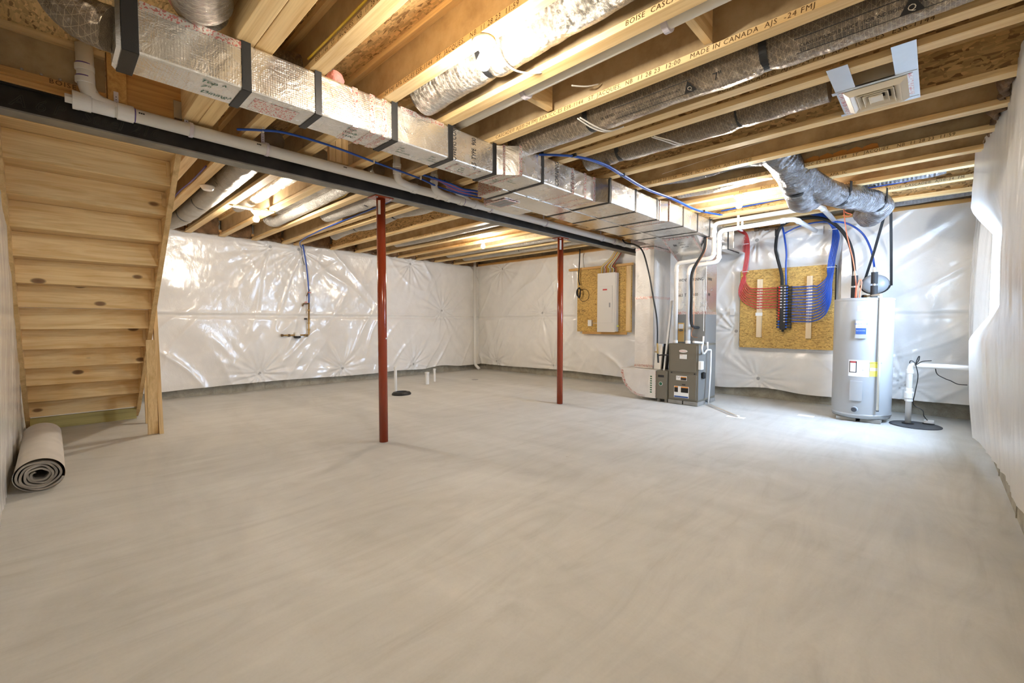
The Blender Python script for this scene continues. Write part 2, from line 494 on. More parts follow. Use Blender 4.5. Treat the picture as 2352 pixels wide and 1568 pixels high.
def text(body, size, loc, xd, yd, mat, parent, name='lettering', align='LEFT', cyl=None, shear=0, space=1.0, squash=1.0, thin=0):
    """writing laid on a surface: xd reading direction, yd up direction; separated words become separate parts"""
    cu = bpy.data.curves.new(name, 'FONT'); cu.body = body; cu.size = size; cu.align_x = align; cu.align_y = 'CENTER'
    cu.shear = shear; cu.space_character = space; cu.resolution_u = 2
    if thin: cu.fill_mode = 'NONE'; cu.bevel_depth = thin; cu.bevel_resolution = 0
    ob = bpy.data.objects.new('tmp', cu); COL.objects.link(ob)
    dg = bpy.context.evaluated_depsgraph_get(); me = bpy.data.meshes.new_from_object(ob.evaluated_get(dg))
    COL.objects.unlink(ob); bpy.data.objects.remove(ob); bpy.data.curves.remove(cu)
    xd = Vector(xd).normalized(); yd = Vector(yd).normalized(); nn = xd.cross(yd)
    off = ROOT.get(parent.name, Vector()) if parent else Vector()
    loc = Vector(loc)
    # cut the line of writing at its wide gaps
    iv = sorted((min(me.vertices[i].co.x for i in p.vertices), max(me.vertices[i].co.x for i in p.vertices)) for p in me.polygons)
    cuts = []; end = iv[0][1] if iv else 0
    for a, c in iv:
        if a > end + size * .62: cuts.append((a + end) / 2)
        end = max(end, c)
    groups = {}
    for p in me.polygons:
        cx = sum(me.vertices[i].co.x for i in p.vertices) / len(p.vertices)
        groups.setdefault(sum(cx > c for c in cuts), []).append(tuple(p.vertices))
    def place(co):
        x, y = co.x * squash, co.y
        if cyl:   # wrapped round a cylinder of radius cyl
            a = y / cyl
            return loc + xd * x + yd * (math.sin(a) * cyl) - nn * (cyl * (1 - math.cos(a))) - off
        return loc + xd * x + yd * y + nn * co.z - off
    o = None
    for g in sorted(groups):
        idx = {}; vs = []; fs = []
        for f in groups[g]:
            q = []
            for i in f:
                if i not in idx: idx[i] = len(vs); vs.append(place(me.vertices[i].co))
                q.append(idx[i])
            fs.append(q)
        m2 = bpy.data.meshes.new(name); m2.from_pydata([tuple(v) for v in vs], [], fs); m2.materials.append(MATS[mat])
        o = bpy.data.objects.new(name, m2); COL.objects.link(o)
        if parent: o.parent = parent; ROOT[o.name] = off
    bpy.data.meshes.remove(me)
    return o

# smooth value noise on numpy arrays (for the folds of the film)
def vnoise(x, y, seed=0):
    xi = np.floor(x).astype(int); yi = np.floor(y).astype(int); xf = x - xi; yf = y - yi
    def h(a, b_):
        n = (a * 374761393 + b_ * 668265263 + seed * 1442695041) & 0x7fffffff
        n = ((n ^ (n >> 13)) * 1274126177) & 0x7fffffff
        return ((n ^ (n >> 16)) & 0xffff) / 65535.0
    u = xf * xf * (3 - 2 * xf); w = yf * yf * (3 - 2 * yf)
    return (h(xi, yi) * (1 - u) + h(xi + 1, yi) * u) * (1 - w) + (h(xi, yi + 1) * (1 - u) + h(xi + 1, yi + 1) * u) * w
def ridge(x, y, seed): return 1 - np.abs(2 * vnoise(x, y, seed) - 1)
# ================================================================== THE SETTING
XB, YA, XC, YL = -8.86, 7.97, 0.40, -0.27     # back, far, right, left wall faces
ZJ, ZS = 2.67, 2.972                           # joist undersides, subfloor underside
bm_ = MB().box(XB - .2, YL - .2, -.12, XC + .2, YA + .2, 0); struct(bm_.build('floor', 'concrete_floor'))
struct(MB().box(XB - .2, YL - .2, ZS, XC + .2, YA + .2, ZS + .02).build('ceiling', 'osb_subfloor'))
def conc_wall(name, x0, y0, x1, y1, joints):
    b = MB().box(x0, y0, -.1, x1, y1, ZS)
    return struct(b.build(name, 'concrete_wall'))
conc_wall('wall_back', XB - .2, YL - .2, XB, YA + .2, None)
conc_wall('wall_far', XB, YA, XC + .2, YA + .2, None)
conc_wall('wall_left', XB, YL - .2, XC + .2, YL, None)
# the wall on the right has a window opening
WY0, WY1, WZ0, WZ1 = 5.35, 6.95, 1.12, 2.22
b = MB(); x0, x1 = XC, XC + .2
b.box(x0, YL, -.1, x1, WY0, ZS).box(x0, WY1, -.1, x1, YA, ZS).box(x0, WY0, -.1, x1, WY1, WZ0).box(x0, WY0, WZ1, x1, WY1, ZS)
struct(b.build('wall_right', 'concrete_wall'))
w = MB(); f = .05
x0 = XC - .07; w.box(x0 + .08, WY0, WZ0, x0 + .13, WY0 + f, WZ1).box(x0 + .08, WY1 - f, WZ0, x0 + .13, WY1, WZ1).box(x0 + .08, WY0 + f, WZ0, x0 + .13, WY1 - f, WZ0 + f).box(x0 + .08, WY0 + f, WZ1 - f, x0 + .13, WY1 - f, WZ1).box(x0 + .085, (WY0 + WY1) / 2 - .02, WZ0 + f, x0 + .125, (WY0 + WY1) / 2 + .02, WZ1 - f)
wf = struct(w.build('window_1', 'label_white'))
MB().box(XC + .07, WY1 - .012, WZ0, XC + .2, WY1 - .001, WZ1).box(XC + .07, WY0, WZ0 + .001, XC + .2, WY1 - .012, WZ0 + .012).build('added_white_lining', 'label_white', wf)  # white lining added to make the window gap look bright
MB().box(x0 + .1, WY0 + f, WZ0 + f, x0 + .104, WY1 - f, WZ1 - f).build('glass_pane', 'window_glass', wf)
# top plates of lumber over the foundation walls
struct(MB().box(XB + .0, YA - .14, 2.705, XC, YA - .001, 2.745).build('trim_1', 'orange_x'))
struct(MB().box(XB + .001, YL + .1, 2.74, XB + .13, YA - .14, 2.78).build('trim_2', 'orange_y'))
# form joints standing proud on the concrete curb below the film
def joints(name, pts):
    b = MB()
    for (x, y, dx, dy) in pts: b.box(x - dx, y - dy, 0, x + dx, y + dy, .24)
    struct(b.build(name, 'concrete_wall'))
joints('trim_3', [(XB + .003, y, .003, .006) for y in (1.9, 2.7, 3.5, 4.3, 5.1, 5.9, 6.7, 7.4)])
joints('trim_4', [(x, YA - .003, .006, .003) for x in (-8.1, -7.1, -5.9, -4.9, -4.0, -3.6, -1.9, -.9, -.2)])
joints('trim_5', [(XC - .003, y, .003, .006) for y in (3.0, 4.15, 5.2, 6.3, 7.2)])

# ---- polyethylene film hung over the insulation
def film_sheet(name, o, ud, nd, ulen, z0, z1, btn, label, fn, mat='white_film', step=.02, group=None, masks=()):
    o = Vector(o); ud = Vector(ud); nd = Vector(nd)
    nu = max(8, int(ulen / step)); nv = max(8, int((z1 - z0) / step))
    u = np.linspace(0, ulen, nu)[None, :].repeat(nv, 0); z = np.linspace(z0, z1, nv)[:, None].repeat(nu, 1)
    d = fn(u, z)
    for (bu, bz) in btn:
        r = np.sqrt((u - bu) ** 2 + (z - bz) ** 2) + 1e-4; th = np.arctan2(z - bz, u - bu)
        k = int(bu * 13 + bz * 7)
        fall = np.exp(-r / .42) * np.clip(r / .05, 0, 1)
        pl = np.sin(th * 13 + 3.0 * vnoise(th * 1.5 + 9, r * 2 + k, k) * 2 + k) * .6 + np.sin(th * 23 + k * 2 + 2 * vnoise(th * 2, r * 3, k + 5)) * .4
        d = d + .026 * fall * pl * (.35 + 1.3 * vnoise(th * 1.3 + 11, r * 1.2, k + 9))
        d = d - .035 * np.exp(-(r / .13) ** 2)
    for (a0, a1, c0, c1, cap) in masks:
        inside = np.clip(np.minimum(np.minimum(u - a0 + .1, a1 + .1 - u), np.minimum(z - c0 + .1, c1 + .1 - z)) / .1, 0, 1)
        d = np.minimum(d, cap) * inside + d * (1 - inside)
    d = np.maximum(d, .004)
    zz = z + (z < z0 + .1) * (vnoise(u * 1.6, z * 0 + 3, 3) - .5) * .06 * np.clip((z0 + .1 - z) / .1, 0, 1)
    b = MB(); vs = []
    for j in range(nv):
        for i in range(nu):
            p = o + ud * float(u[j, i]) + nd * float(d[j, i]); vs.append((p.x, p.y, float(zz[j, i])))
    fs = [(j * nu + i, j * nu + i + 1, (j + 1) * nu + i + 1, (j + 1) * nu + i) for j in range(nv - 1) for i in range(nu - 1)]
    if ud.cross(Vector((0, 0, 1))).dot(nd) < 0: fs = [tuple(reversed(q)) for q in fs]
    b.add(vs, fs); ob = b.build(name, mat, smooth=True)
    tag(ob, label, 'plastic sheet', group)
    for (bu, bz) in btn:
        c = o + ud * bu + nd * (float(d[np.argmin(abs(z[:, 0] - bz)), np.argmin(abs(u[0] - bu))]) + .003); c.z = bz
        wm = MB(); wm.lathe([(.004, .004), (.012, .004), (.024, .003), (.027, .0)], c, tuple(nd), 18)
        for q in range(6):
            a = q * math.pi / 3; e = Vector((0, 0, 1)).cross(nd)
            dirv = e * math.cos(a) + Vector((0, 0, 1)) * math.sin(a)
            wm.cyl(c + dirv * .008 + nd * .004, c + dirv * .024 + nd * .004, .0018, 6)
        wm.build('washer', 'washer_grey', ob, smooth=False)
    return ob

def quilt(seed, amp=.035, seam=None, top=None, fold=.016, ang=(.6, -.5)):
    def fn(u, z):
        d = .03 + amp * (vnoise(u * .9, z * .8 + 5, seed) + .5 * vnoise(u * 2.1, z * 1.7, seed + 1))
        # long oblique tension folds
        warp = vnoise(u * .8, z * .8, seed + 7) * 2.2
        a1 = ridge((u * .8 + z * ang[0]) * 3.2 + warp, z * .55 - u * .3 + warp * .3, seed + 2) ** 4
        a2 = ridge((u * .8 + z * ang[1]) * 4.3 + warp * 1.4, z * .6 + u * .25, seed + 3) ** 5
        d = d + fold * a1 * vnoise(u * .7 + 3, z * .9, seed + 11) * 1.6 + fold * .8 * a2 * vnoise(u * .6 + 8, z * .8 + 2, seed + 12) * 1.6
        d = d + .003 * vnoise(u * 16, z * 13, seed + 4)
        if seam is not None:
            s = z - (seam + .018 * (vnoise(u * 1.2, z * 0, seed + 5) - .5))
            d = d - .030 * np.exp(-(s / .035) ** 2) + .012 * np.exp(-((s - .045) / .02) ** 2)
            d = d + .006 * np.sin(u * 9 + 4 * vnoise(u * 2, z * 0, seed)) * np.exp(-np.abs(s) / .1)
        if top is not None: d = d - .03 * np.clip((z - top) / .1, 0, 1)
        return d
    return fn
def uw(px, py, ax, v, o): p = P(px, py, ax, v); return (p.y - o if ax == 'x' else p.x - o, p.z)
# back wall, u = y from YL
bb = [uw(px, py, 'x', XB + .06, YL + .05) for px, py in [(620, 567), (686, 573), (597, 857), (787, 845), (943, 606), (950, 836), (1016, 713), (1122, 632), (1122, 724)]]
film_sheet('vapor_barrier', (XB + .015, YL + .05, 0), (0, 1, 0), (1, 0, 0), YA - YL - .06, .15, 2.72, bb,
           'white plastic film over the insulation behind the staircase and the brass water meter', quilt(3, seam=1.345, top=2.62, fold=.03), group=None)
fb = [uw(px, py, 'y', YA - .06, XB + .02) for px, py in [(1154, 617), (1244, 718), (1271, 839), (1140, 829), (1741, 869), (1738, 551), (1922, 692), (1690, 760), (1948, 500)]]
u_ = lambda x: x - (XB + .02)
film_sheet('vapor_barrier', (XB + .02, YA - .015, 0), (1, 0, 0), (0, -1, 0), -1.0 - XB - .02, .16, 2.715, fb,
           'white plastic film on the wall with the breaker panel and the tubing board', quilt(21, amp=.03, seam=1.345, top=2.6, fold=.03),
           masks=((u_(-5.62), u_(-4.25), .98, 2.4, .02), (u_(-2.36), u_(-1.04), .78, 2.1, .02)))
cb = [uw(2079, 881, 'y', YA - .06, -1.0)]
film_sheet('vapor_barrier', (-1.0, YA - .012, 0), (1, 0, 0), (0, -1, 0), XC + 1.0 - .02, .22, 2.72, cb,
           'loose white plastic film in the corner behind the grey water heater and sump pipe', quilt(44, amp=.05, seam=1.33, fold=.03, ang=(-1.1, -.7)))
# right wall: heavy hanging folds, one near sheet and one beyond the window gap
def drape(seed, bulge, rip=.012, ribf=16):
    def fn(u, z):
        t = np.clip((z - .15) / 2.5, 0, 1)
        d = bulge(u, t)
        w = vnoise(u * 1.5, z * .7, seed) * 1.8
        d = d + rip * ridge(u * ribf * .35 + w, z * .35 + u * .2, seed + 1) ** 3 + rip * .6 * ridge(u * ribf * .8 + w * 1.7, z * .5, seed + 2) ** 3
        d = d + .02 * vnoise(u * 2.2, z * 1.3, seed + 3) + .002 * vnoise(u * 40, z * 8, seed + 4)
        return d
    return fn
film_sheet('vapor_barrier', (XC - .004, YL + .02, 0), (0, 1, 0), (-1, 0, 0), 6.03, .2, 2.74, [],
           'large loose plastic sheet billowing off the wall at the right edge',
           drape(60, lambda u, t: .004 + .075 * np.sin(np.clip(t, 0, 1) ** .7 * np.pi * .62) * np.clip((u - 1.0) / 2.5, 0, 1) * (1 - np.clip((u - 4.6) / .9, 0, 1) * np.clip(2.2 - np.abs(t - .6) * 10, 0, 1)) + np.clip((u - 4.9) / 1.1, 0, 1) * .10 * np.clip(np.abs(t - .6) * 8 - .9, 0, 1)),
           mat='cloudy_film', step=.024)
film_sheet('vapor_barrier', (XC - .004, 6.72, 0), (0, 1, 0), (-1, 0, 0), 1.23, .16, 2.72, [],
           'narrow plastic sheet between the bright window gap and the corner',
           drape(71, lambda u, t: -.025 + (.05 + .06 * np.sin(t * np.pi * .9)) * np.clip(u / .35, 0, 1), .014, 14), mat='white_film', step=.02)
film_sheet('vapor_barrier', (XC, YL + .005, 0), (-1, 0, 0), (0, 1, 0), XC - XB - .02, .012, 2.7, [],
           'white plastic film hanging to the floor at the left edge beside the carpet roll',
           drape(83, lambda u, t: .008 + .028 * np.sin(np.clip(t, 0, 1) * np.pi * .8) * np.clip((u - 1.5) / 2, 0, 1), .008, 12), mat='white_film', step=.026)

# brown fibreglass tucked at the joist ends
def batt(name, x0, y0, z0, x1, y1, z1, ax, label, mat='insulation_brown', cat='insulation', amp=.05, group='fibreglass batts in the rim bays'):
    b = MB(); n1 = 14; n2 = 10
    if ax == 'x': f = lambda s, t: (x1 - .02 - amp * (noise.noise(Vector((s * 6 + y0 * 3, t * 5, 1))) + .5), y0 + (y1 - y0) * s, z0 + (z1 - z0) * t)
    else: f = lambda s, t: (x0 + (x1 - x0) * s, y0 + .02 + amp * (noise.noise(Vector((s * 6 + x0 * 3, t * 5, 1))) + .5), z0 + (z1 - z0) * t)
    b.grid(n1, n2, f)
    o = b.build(name, mat, smooth=True, solid=0)
    sd = o.modifiers.new('s', 'SOLIDIFY'); sd.thickness = .03
    return tag(o, label, cat, group)

# ================================================================== JOISTS
JY = [1.117, 1.58, 2.05, 2.54, 3.035, 3.245, 3.94, 4.455, 4.965, 5.465, 5.945, 6.46, 7.055]
LET = {1: 'ICC-ES  ESR-1144   ST. JACQUES,  NB  11 28 23  11:59', 2: 'AJS®-24 FMJ APA ICC-ES ESR-1144   ST. JACQUES,  NB  11 28 23  11:59',
       3: 'BOISE CASCADE®  AJS®-24 FMJ  APA  ICC-ES',
       4: 'CASCADE® AJS®-24 FMJ APA ICC-ES ESR-1144  ST. JACQUES, NB 11 28 23 12:00   MADE IN CANADA  AJS -24 FMJ®',
       5: 'BOISE CASCADE®  AJS®-24 FMJ  APA  ICC-ES  ESR-1144'}
where_r = ['next to the doubled lumber, yellow cable along it', 'carrying the nearest bright bulb', 'with the long white pipe hung beside it',
           'stamped 12:00, left of the largest brown flexible duct', 'right under the largest brown flexible duct', 'beside its twin, near the square ceiling register',
           'on the far side of the square ceiling register', 'with a thin tan cord stapled across its web', 'stamped above the torn orange foam patch',
           'second before the twisted grey ducts', 'stamped below the yellow and red lines', 'where the bent grey duct is strapped', 'last one before the heater wall']
def joist(i, y, x0, x1, label, group, lettering=None, lx=None, web='joist_web'):
    r = thing('floor_joist', ((x0 + x1) / 2, y, ZJ), label, 'joist', group)
    h = .0445; a = random.uniform(-.004, .004)
    bf = MB().box(x0, y - h, ZJ, x1, y + h, ZJ + .038).build('bottom_flange', 'lumber_x', r, bevel=.002)
    MB().box(x0, y - h, ZS - .038, x1, y + h, ZS - .001).build('top_flange', 'lumber_x', r, bevel=.002)
    MB().box(x0, y - .006, ZJ + .038, x1, y + .006, ZS - .038).build('web', web, r)
    if lettering:
        text(lettering, .036, (lx, y - h - .0008, ZJ + .019), (1, 0, 0), (0, 0, 1), 'ink_brown', bf, 'printed_lettering', shear=.1, space=1.15)
    return r
lets_r = [('ESR-1144   ST.  JACQUES,  NB  11 28 23', -2.55), ('-24 FMJ APA ICC-ES ESR-1144   ST. JACQUES,   NB  11 28 23  11:59', -2.62), ('BOISE  CASCADE®  AJS®-24 FMJ APA', -1.15),
          ('CASCADE® AJS®-24 FMJ APA ICC-ES ESR-1144   ST. JACQUES,  NB  11 28 23  12:00    MADE IN CANADA  AJS  -24 FMJ', -2.57),
          ('BOISE CASCADE®  AJS®-24 FMJ  APA  ICC-ES  ESR-1144', -1.05), None, None,
          ('NB 11 28 23 11:59    MADE  IN  CANADA  AJS  -24 FMJ®', -2.25), ('BOISE CASCADE®  AJS®-24 FMJ  APA  ICC-ES  ESR-1144   ST.  JACQUES,   NB  11 28 23  11:59', -1.62),
          ('FMJ®          BOISE  CASCADE®  AJS®-24  FMJ  APA  IC', -1.65), ('CASCADE®  AJS®-24            12:00  MADE  IN  CANADA  AJS  -24  FMJ®', -1.95),
          ('BOISE  CASCADE®  AJS®-24  FM', -.42), None]
XBM = -4.05
for i, y in enumerate(JY):
    lt = lets_r[i]
    joist(i, y, XBM, XC - .06, 'right-side I-joist, ' + where_r[i], 'floor joists between the beam and the right wall',
          lt[0] if lt else None, lt[1] if lt else 0, 'osb_subfloor' if i in (5, 6, 11, 12) else 'joist_web')
where_l = ['with a purple cable along it, above the small white dome', 'left of the fat silver duct, nearest the back bulb', 'just right of the far left bulb', 'third after the fat silver duct',
           'first of the close pair, blue tube beside it', 'second of the close pair, above the blue tube', 'first right of the near red post', 'second right of the near red post',
           'third right of the near red post', 'fourth right of the near red post', 'carrying the back corner bulb', 'second before the far corner', 'last before the far corner']
for i, y in enumerate(JY):
    joist(i, y, XB + .12, XBM - .005, 'I-joist beyond the steel beam, ' + where_l[i], 'floor joists between the beam and the back wall',
          {7: 'BOISE CASCADE® AJS®-24 FMJ   MADE IN CANADA', 8: 'ST. JACQUES, NB 11 28 23 12:00   MADE IN CANADA AJS', 9: 'ICC-ES ESR-1144 ST. JACQUES, NB 11 28 23'}.get(i), -6.6,
          'osb_subfloor' if i in (6, 5) else 'joist_web')
# doubled lumber beside the first joist
for k, (a, c, lab) in enumerate([(.700, .788, 'near plank of the doubled yellow lumber joist above the long foil duct'), (.791, .880, 'far plank of the doubled yellow lumber joist above the long foil duct')]):
    tag(MB().box(XBM, a, ZJ, XC - .06, c, ZS - .001).build('lumber_joist', 'lumber_x', bevel=.003), lab, 'joist', 'planks of the doubled lumber joist')
tag(MB().box(XB + .12, .86, ZJ, XBM - .005, .95, ZS - .001).build('lumber_joist', 'lumber_x', bevel=.003), 'solid lumber joist right of the stair opening, seen past the stair stringer', 'joist')
# rim pieces over the beam at the left
r = thing('floor_joist', (-3.99, 0, ZJ), 'joist lying along the top of the steel beam at the upper left, stamped lettering', 'joist')
MB().box(-4.03, YL + .06, ZJ, -3.94, .30, ZJ + .038).build('bottom_flange', 'orange_y', r); MB().box(-4.03, YL + .06, ZS - .038, -3.94, .30, ZS - .001).build('top_flange', 'lumber_y', r)
MB().box(-3.992, YL + .06, ZJ + .038, -3.98, .30, ZS - .038).build('web', 'joist_web', r)
text('BOISE', .04, (-3.938, .04, ZJ + .020), (0, 1, 0), (0, 0, 1), 'ink_brown', r, 'printed_lettering', space=1.2)
for s_ in (-.02, .06, .14): MB().lathe([(.0, .006), (.006, .004), (.008, 0)], (-3.978, s_ - .05, ZJ + .06), 'x', 10).build('nail_head', 'steel_zinc', r)
tag(MB().box(-4.02, .305, ZJ, -3.93, .40, ZS - .001).build('squash_block', 'orange_x', bevel=.003), 'short upright lumber block on the steel beam left of the foil duct end', 'block')
tag(MB().box(-3.99, .402, ZJ, -3.965, .70, ZS - .001).build('rim_board', 'orange_y'), 'dark orange plywood board standing on the beam under the foil duct', 'board')
r = thing('joist_hanger', (-3.95, .68, ZJ), 'galvanised joist hanger at the right end of the dark orange board', 'bracket')
MB().box(-3.962, .655, ZJ, -3.955, .70, ZJ + .13).box(-3.962, .655, ZJ, -3.93, .70, ZJ + .004).build('plate', 'steel_zinc', r)
for k, yy in enumerate((1.80, 1.86, 1.92)):
    tag(MB().box(-4.0, yy - .028, ZJ, -3.955, yy + .028, ZS - .001).build('squash_block', 'lumber_z', bevel=.003),
        ['left', 'middle', 'right'][k] + ' stud of the three short upright blocks on the beam', 'block', 'short blocks standing on the beam')
# blocking between joists seen beside the hung white pipe
for (px, lab, x) in [(1265, 'short wood block between joists behind the long white pipe, near its middle', -2.02), (1655, 'short wood block between joists behind the long white pipe, near its right end', -.93)]:
    tag(MB().box(x - .02, 2.11, ZJ + .05, x + .02, 2.50, ZS - .001).build('blocking', 'lumber_y'), lab, 'block', 'blocking between the joists')

# ================================================================== STEEL BEAM, POSTS
BX = -4.05
r = thing('steel_beam', (BX, 3.85, 2.475), 'long black steel I-beam crossing the room on two red posts', 'beam')
y0, y1 = YL + .02, YA - .05
MB().box(BX - .065, y0, 2.475, BX + .065, y1, 2.485).build('bottom_flange', 'steel_mill', r)
MB().box(BX - .065, y0, 2.622, BX + .065, y1, 2.632).build('top_flange', 'steel_black', r)
MB().box(BX + .028, y0, 2.486, BX + .036, y1, 2.622).build('web', 'steel_black', r)
for bb_, yy in (('A', -.13), ('6 P', -.03), ('Steel', .18), ('216', .42)): text(bb_, .10, (BX + .0368, yy, 2.548), (0, 1, 0), (0, 0, 1), 'chalk', r, 'chalk_writing', shear=.3, thin=.0018)
tag(MB().box(BX - .07, y0, 2.633, BX + .075, y1, ZJ - .001).build('beam_plate', 'orange_y', bevel=.002), 'flat lumber plate lying on top of the steel beam', 'plank')
def post(y, lab):
    r = thing('steel_post', (-4.07, y, 0), lab, 'post', 'red steel posts under the beam')
    MB().lathe([(.0445, 0), (.0445, 2.465)], (-4.07, y, 0.0), 'z', 32).build('shaft', 'red_paint', r, smooth=True)
    b = MB().box(-4.15, y - .10, 2.463, -3.99, y + .10, 2.4745); cp = b.build('cap_plate', 'red_paint', r, bevel=.002)
    for yy in (-.075, .075): MB().lathe([(.012, 0), (.012, .012)], (-4.015, y + yy, 2.452), 'z', 6).build('bolt', 'steel_zinc', cp)
    b = MB(); a0 = -.95
    vs = []
    for k in range(7):
        a = a0 + k * .10 - .6
        for zz in (2.30, 2.44): vs.append((-4.07 + .0452 * math.cos(a + .35), y + .0452 * math.sin(a + .35), zz))
    b.add(vs, [(2 * k, 2 * k + 2, 2 * k + 3, 2 * k + 1) for k in range(6)]); b.build('label_sticker', 'label_white', r)
    MB().lathe([(.0, .006), (.007, .004), (.009, 0)], (-4.07 + .040, y + .018, 1.06), 'x', 10).build('rivet', 'steel_zinc', r)
post(2.34, 'red steel post nearer the camera, left of centre'); post(5.29, 'red steel post farther away, in front of the breaker panel wall')

# ================================================================== STAIRCASE seen from behind
NR = 14; RISE = .200; RUN = .240; X0 = -7.536; SY0, SY1 = -.228, .768; ZO = -.012
r = thing('staircase', (X0, .28, 0), 'open-backed wooden staircase rising toward the camera at the left', 'staircase')
for k in range(NR):
    xr = X0 + k * RUN; z0 = k * RISE + ZO
    if k == 0:
        MB().box(X0 + .155, SY0 + .038, 0, X0 + .193, SY1 - .038, .138).build('kick_board', 'green_lumber', r, bevel=.002)
    else:
        MB().box(xr - .012, SY0 + .03, z0 - .028, xr + .006, SY1 - .03, z0 + RISE - .030).build('riser', 'stair_ply', r, bevel=.001)
    if k == 0: MB().box(xr - .012, SY0 + .03, .14, xr + .006, SY1 - .03, RISE - .03).build('riser', 'stair_ply', r, bevel=.001)
    MB().box(xr - .035, SY0 + .03, z0 + RISE - .028, xr + RUN - .013, SY1 - .03, z0 + RISE).build('tread', 'tread_ply_shaded', r, bevel=.002)
for sy in (SY0, SY1 - .038):
    # zigzag upper edge, straight lower edge
    low = -.255
    poly = [(X0 + .03, sy, 0)]
    up = []
    for k in range(NR):
        xr = X0 + k * RUN
        up += [(xr - .012, sy, max(k * RISE, 0)), (xr - .012, sy, (k + 1) * RISE - .029)]
    xe = X0 + NR * RUN - .013
    up.append((xe, sy, NR * RISE - .029))
    slope = RISE / RUN
    lowpts = [(xe, sy, NR * RISE - .30), (X0 + .33, sy, 0)]
    poly = up + lowpts
    # split into convex strips so the notched board meshes cleanly
    b = MB()
    for k in range(NR):
        xa = X0 + k * RUN - .012; xb_ = xa + RUN; zt = (k + 1) * RISE - .029 + ZO
        lw = lambda x: max(0, (x - (X0 + RUN + .02)) * slope + RISE - .028 + ZO - .012)
        za = lw(xa); zb_ = min(lw(xb_), zt - .004)
        b.prism([(xa, sy, za), (xb_, sy, zb_), (xb_, sy, zt), (xa, sy, zt)], (0, .038, 0))
    b.build('stringer', 'stair_side', r)
# ledger blocks at stair corners are left plain; short pieces under each tread at the right stringer
for k in range(3, NR):
    xr = X0 + k * RUN
    MB().box(xr + .008, SY1 - .062, k * RISE + .03, xr + .030, SY1 - .040, (k + 1) * RISE - .06).build('glue_block', 'lumber_z', r)
tag(MB().prism([(-6.20, .705, 0), (-6.20, .79, 0), (-5.965, .765, 1.04), (-5.965, .685, 1.04)], (.038, 0, 0)).build('stud', 'lumber_z', bevel=.002), 'short cut stud standing at the foot of the stair, in front of a taller one', 'stud')
tag(MB().prism([(-6.205, .795, 0), (-6.205, .833, 0), (-6.205, .79, 2.66), (-6.205, .752, 2.66)], (.089, 0, 0)).build('stud', 'lumber_z', bevel=.002), 'tall narrow stud leaning beside the stair up to the joists', 'stud')
tag(MB().box(-6.9, .765, 0, -6.87, .85, 1.25).build('stud', 'lumber_z', bevel=.002), 'thin stud half hidden behind the short stud at the stair side', 'stud')

# ================================================================== CARPET ROLL
r = thing('carpet_roll', (-5.9, -.06, 0), 'rolled up beige carpet lying on the floor beside the left wall', 'carpet')
CY_, CZ = -.085, .118
def spiral(t, w=0): return .045 + .086 * t + w
def squash_(y, z): return (CY_ + y * 1.0, max(.004, CZ + z * .885))
xa, xb_ = -6.35, -4.66
b = MB().lathe([(.126, 0), (.131, .02), (.131, xb_ - xa - .01)], (xa, CY_, CZ), 'x', 48)
b.v = [(x, *squash_(y - CY_, z - CZ)) for x, y, z in b.v]
# hollow: outer jacket only
b2 = MB(); seg = 64
vs = []; fs = []
for i, x in enumerate((xa, xa + .5, xb_ - .6, xb_ - .02, xb_)):
    for k in range(seg):
        a = 2 * math.pi * k / seg; rr = .131 + .002 * math.sin(a * 3 + i) + (.002 if i == 4 else 0)
        vs.append((x, *squash_(rr * math.cos(a), rr * math.sin(a))))
for i in range(4):
    for k in range(seg): fs.append((i * seg + k, i * seg + (k + 1) % seg, (i + 1) * seg + (k + 1) % seg, (i + 1) * seg + k))
b2.add(vs, fs); o = b2.build('outer_layer', 'carpet_back', r, smooth=True)
b3 = MB(); n = 260; turns = 4.6; th = .0085; vs = []; fs = []
for i in range(n):
    t = i / (n - 1); a = t * turns * 2 * math.pi + 2.2; rad_ = .040 + .0835 * t
    wob = .0035 * math.sin(a * 2.3) + .002 * math.sin(a * 5.1)
    for rr in (rad_ + wob - th, rad_ + wob + th * .55):
        y, z = squash_(rr * math.cos(a), rr * math.sin(a))
        vs.append((xb_ + .006 * math.sin(a * 1.7), y, z)); vs.append((xb_ - .4, y, z))
for i in range(n - 1):
    p = 4 * i; q = p + 4
    fs += [(p, p + 2, q + 2, q), (p + 2, p + 3, q + 3, q + 2), (p + 1, p, q, q + 1)]
b3.add(vs, fs); b3.build('coiled_layers', 'carpet_edge', r)
b4 = MB().lathe([(.105, 0), (.105, .01)], (xa + .01, CY_, CZ), 'x', 32); b4.build('shade_disc', 'dark_inside', r)  # near-black disc painted as shade in the back opening of the roll
MB().lathe([(.10, 0), (.10, .01)], (xb_ - .40, CY_, CZ), 'x', 32).build('shade_disc', 'dark_inside', r)  # second dark disc, painted shade behind the coiled layers
# ================================================================== FOIL DUCT TRUNK
DB, DT = 2.425, 2.662
trunk = thing('supply_duct', (-2.6, 3.2, DB), 'long foil-faced supply duct with black straps hanging under the joists', 'duct')
def seg(x0, x1, y0, y1, z0=DB, z1=DT, mat='foil_duct', name='duct_section', par=trunk):
    return MB().box(x0, y0, z0, x1, y1, z1).build(name, mat, par, bevel=.012)
seg(-2.86, -2.62, .252, 2.56)
seg(-2.865, -2.49, 2.70, 3.80); seg(-2.865, -2.395, 3.94, 5.02); seg(-2.865, -2.325, 5.14, 7.17)
def transition(xa, xb_, ya, yb):
    MB().prism([(-2.862, ya, DB + .001), (xa, ya, DB + .001), (xb_, yb, DB + .001), (-2.862, yb, DB + .001)], (0, 0, DT - DB - .004)).build('transition', 'foil_smooth', trunk)
transition(-2.62, -2.49, 2.555, 2.705); transition(-2.49, -2.395, 3.795, 3.945); transition(-2.395, -2.325, 5.015, 5.145)
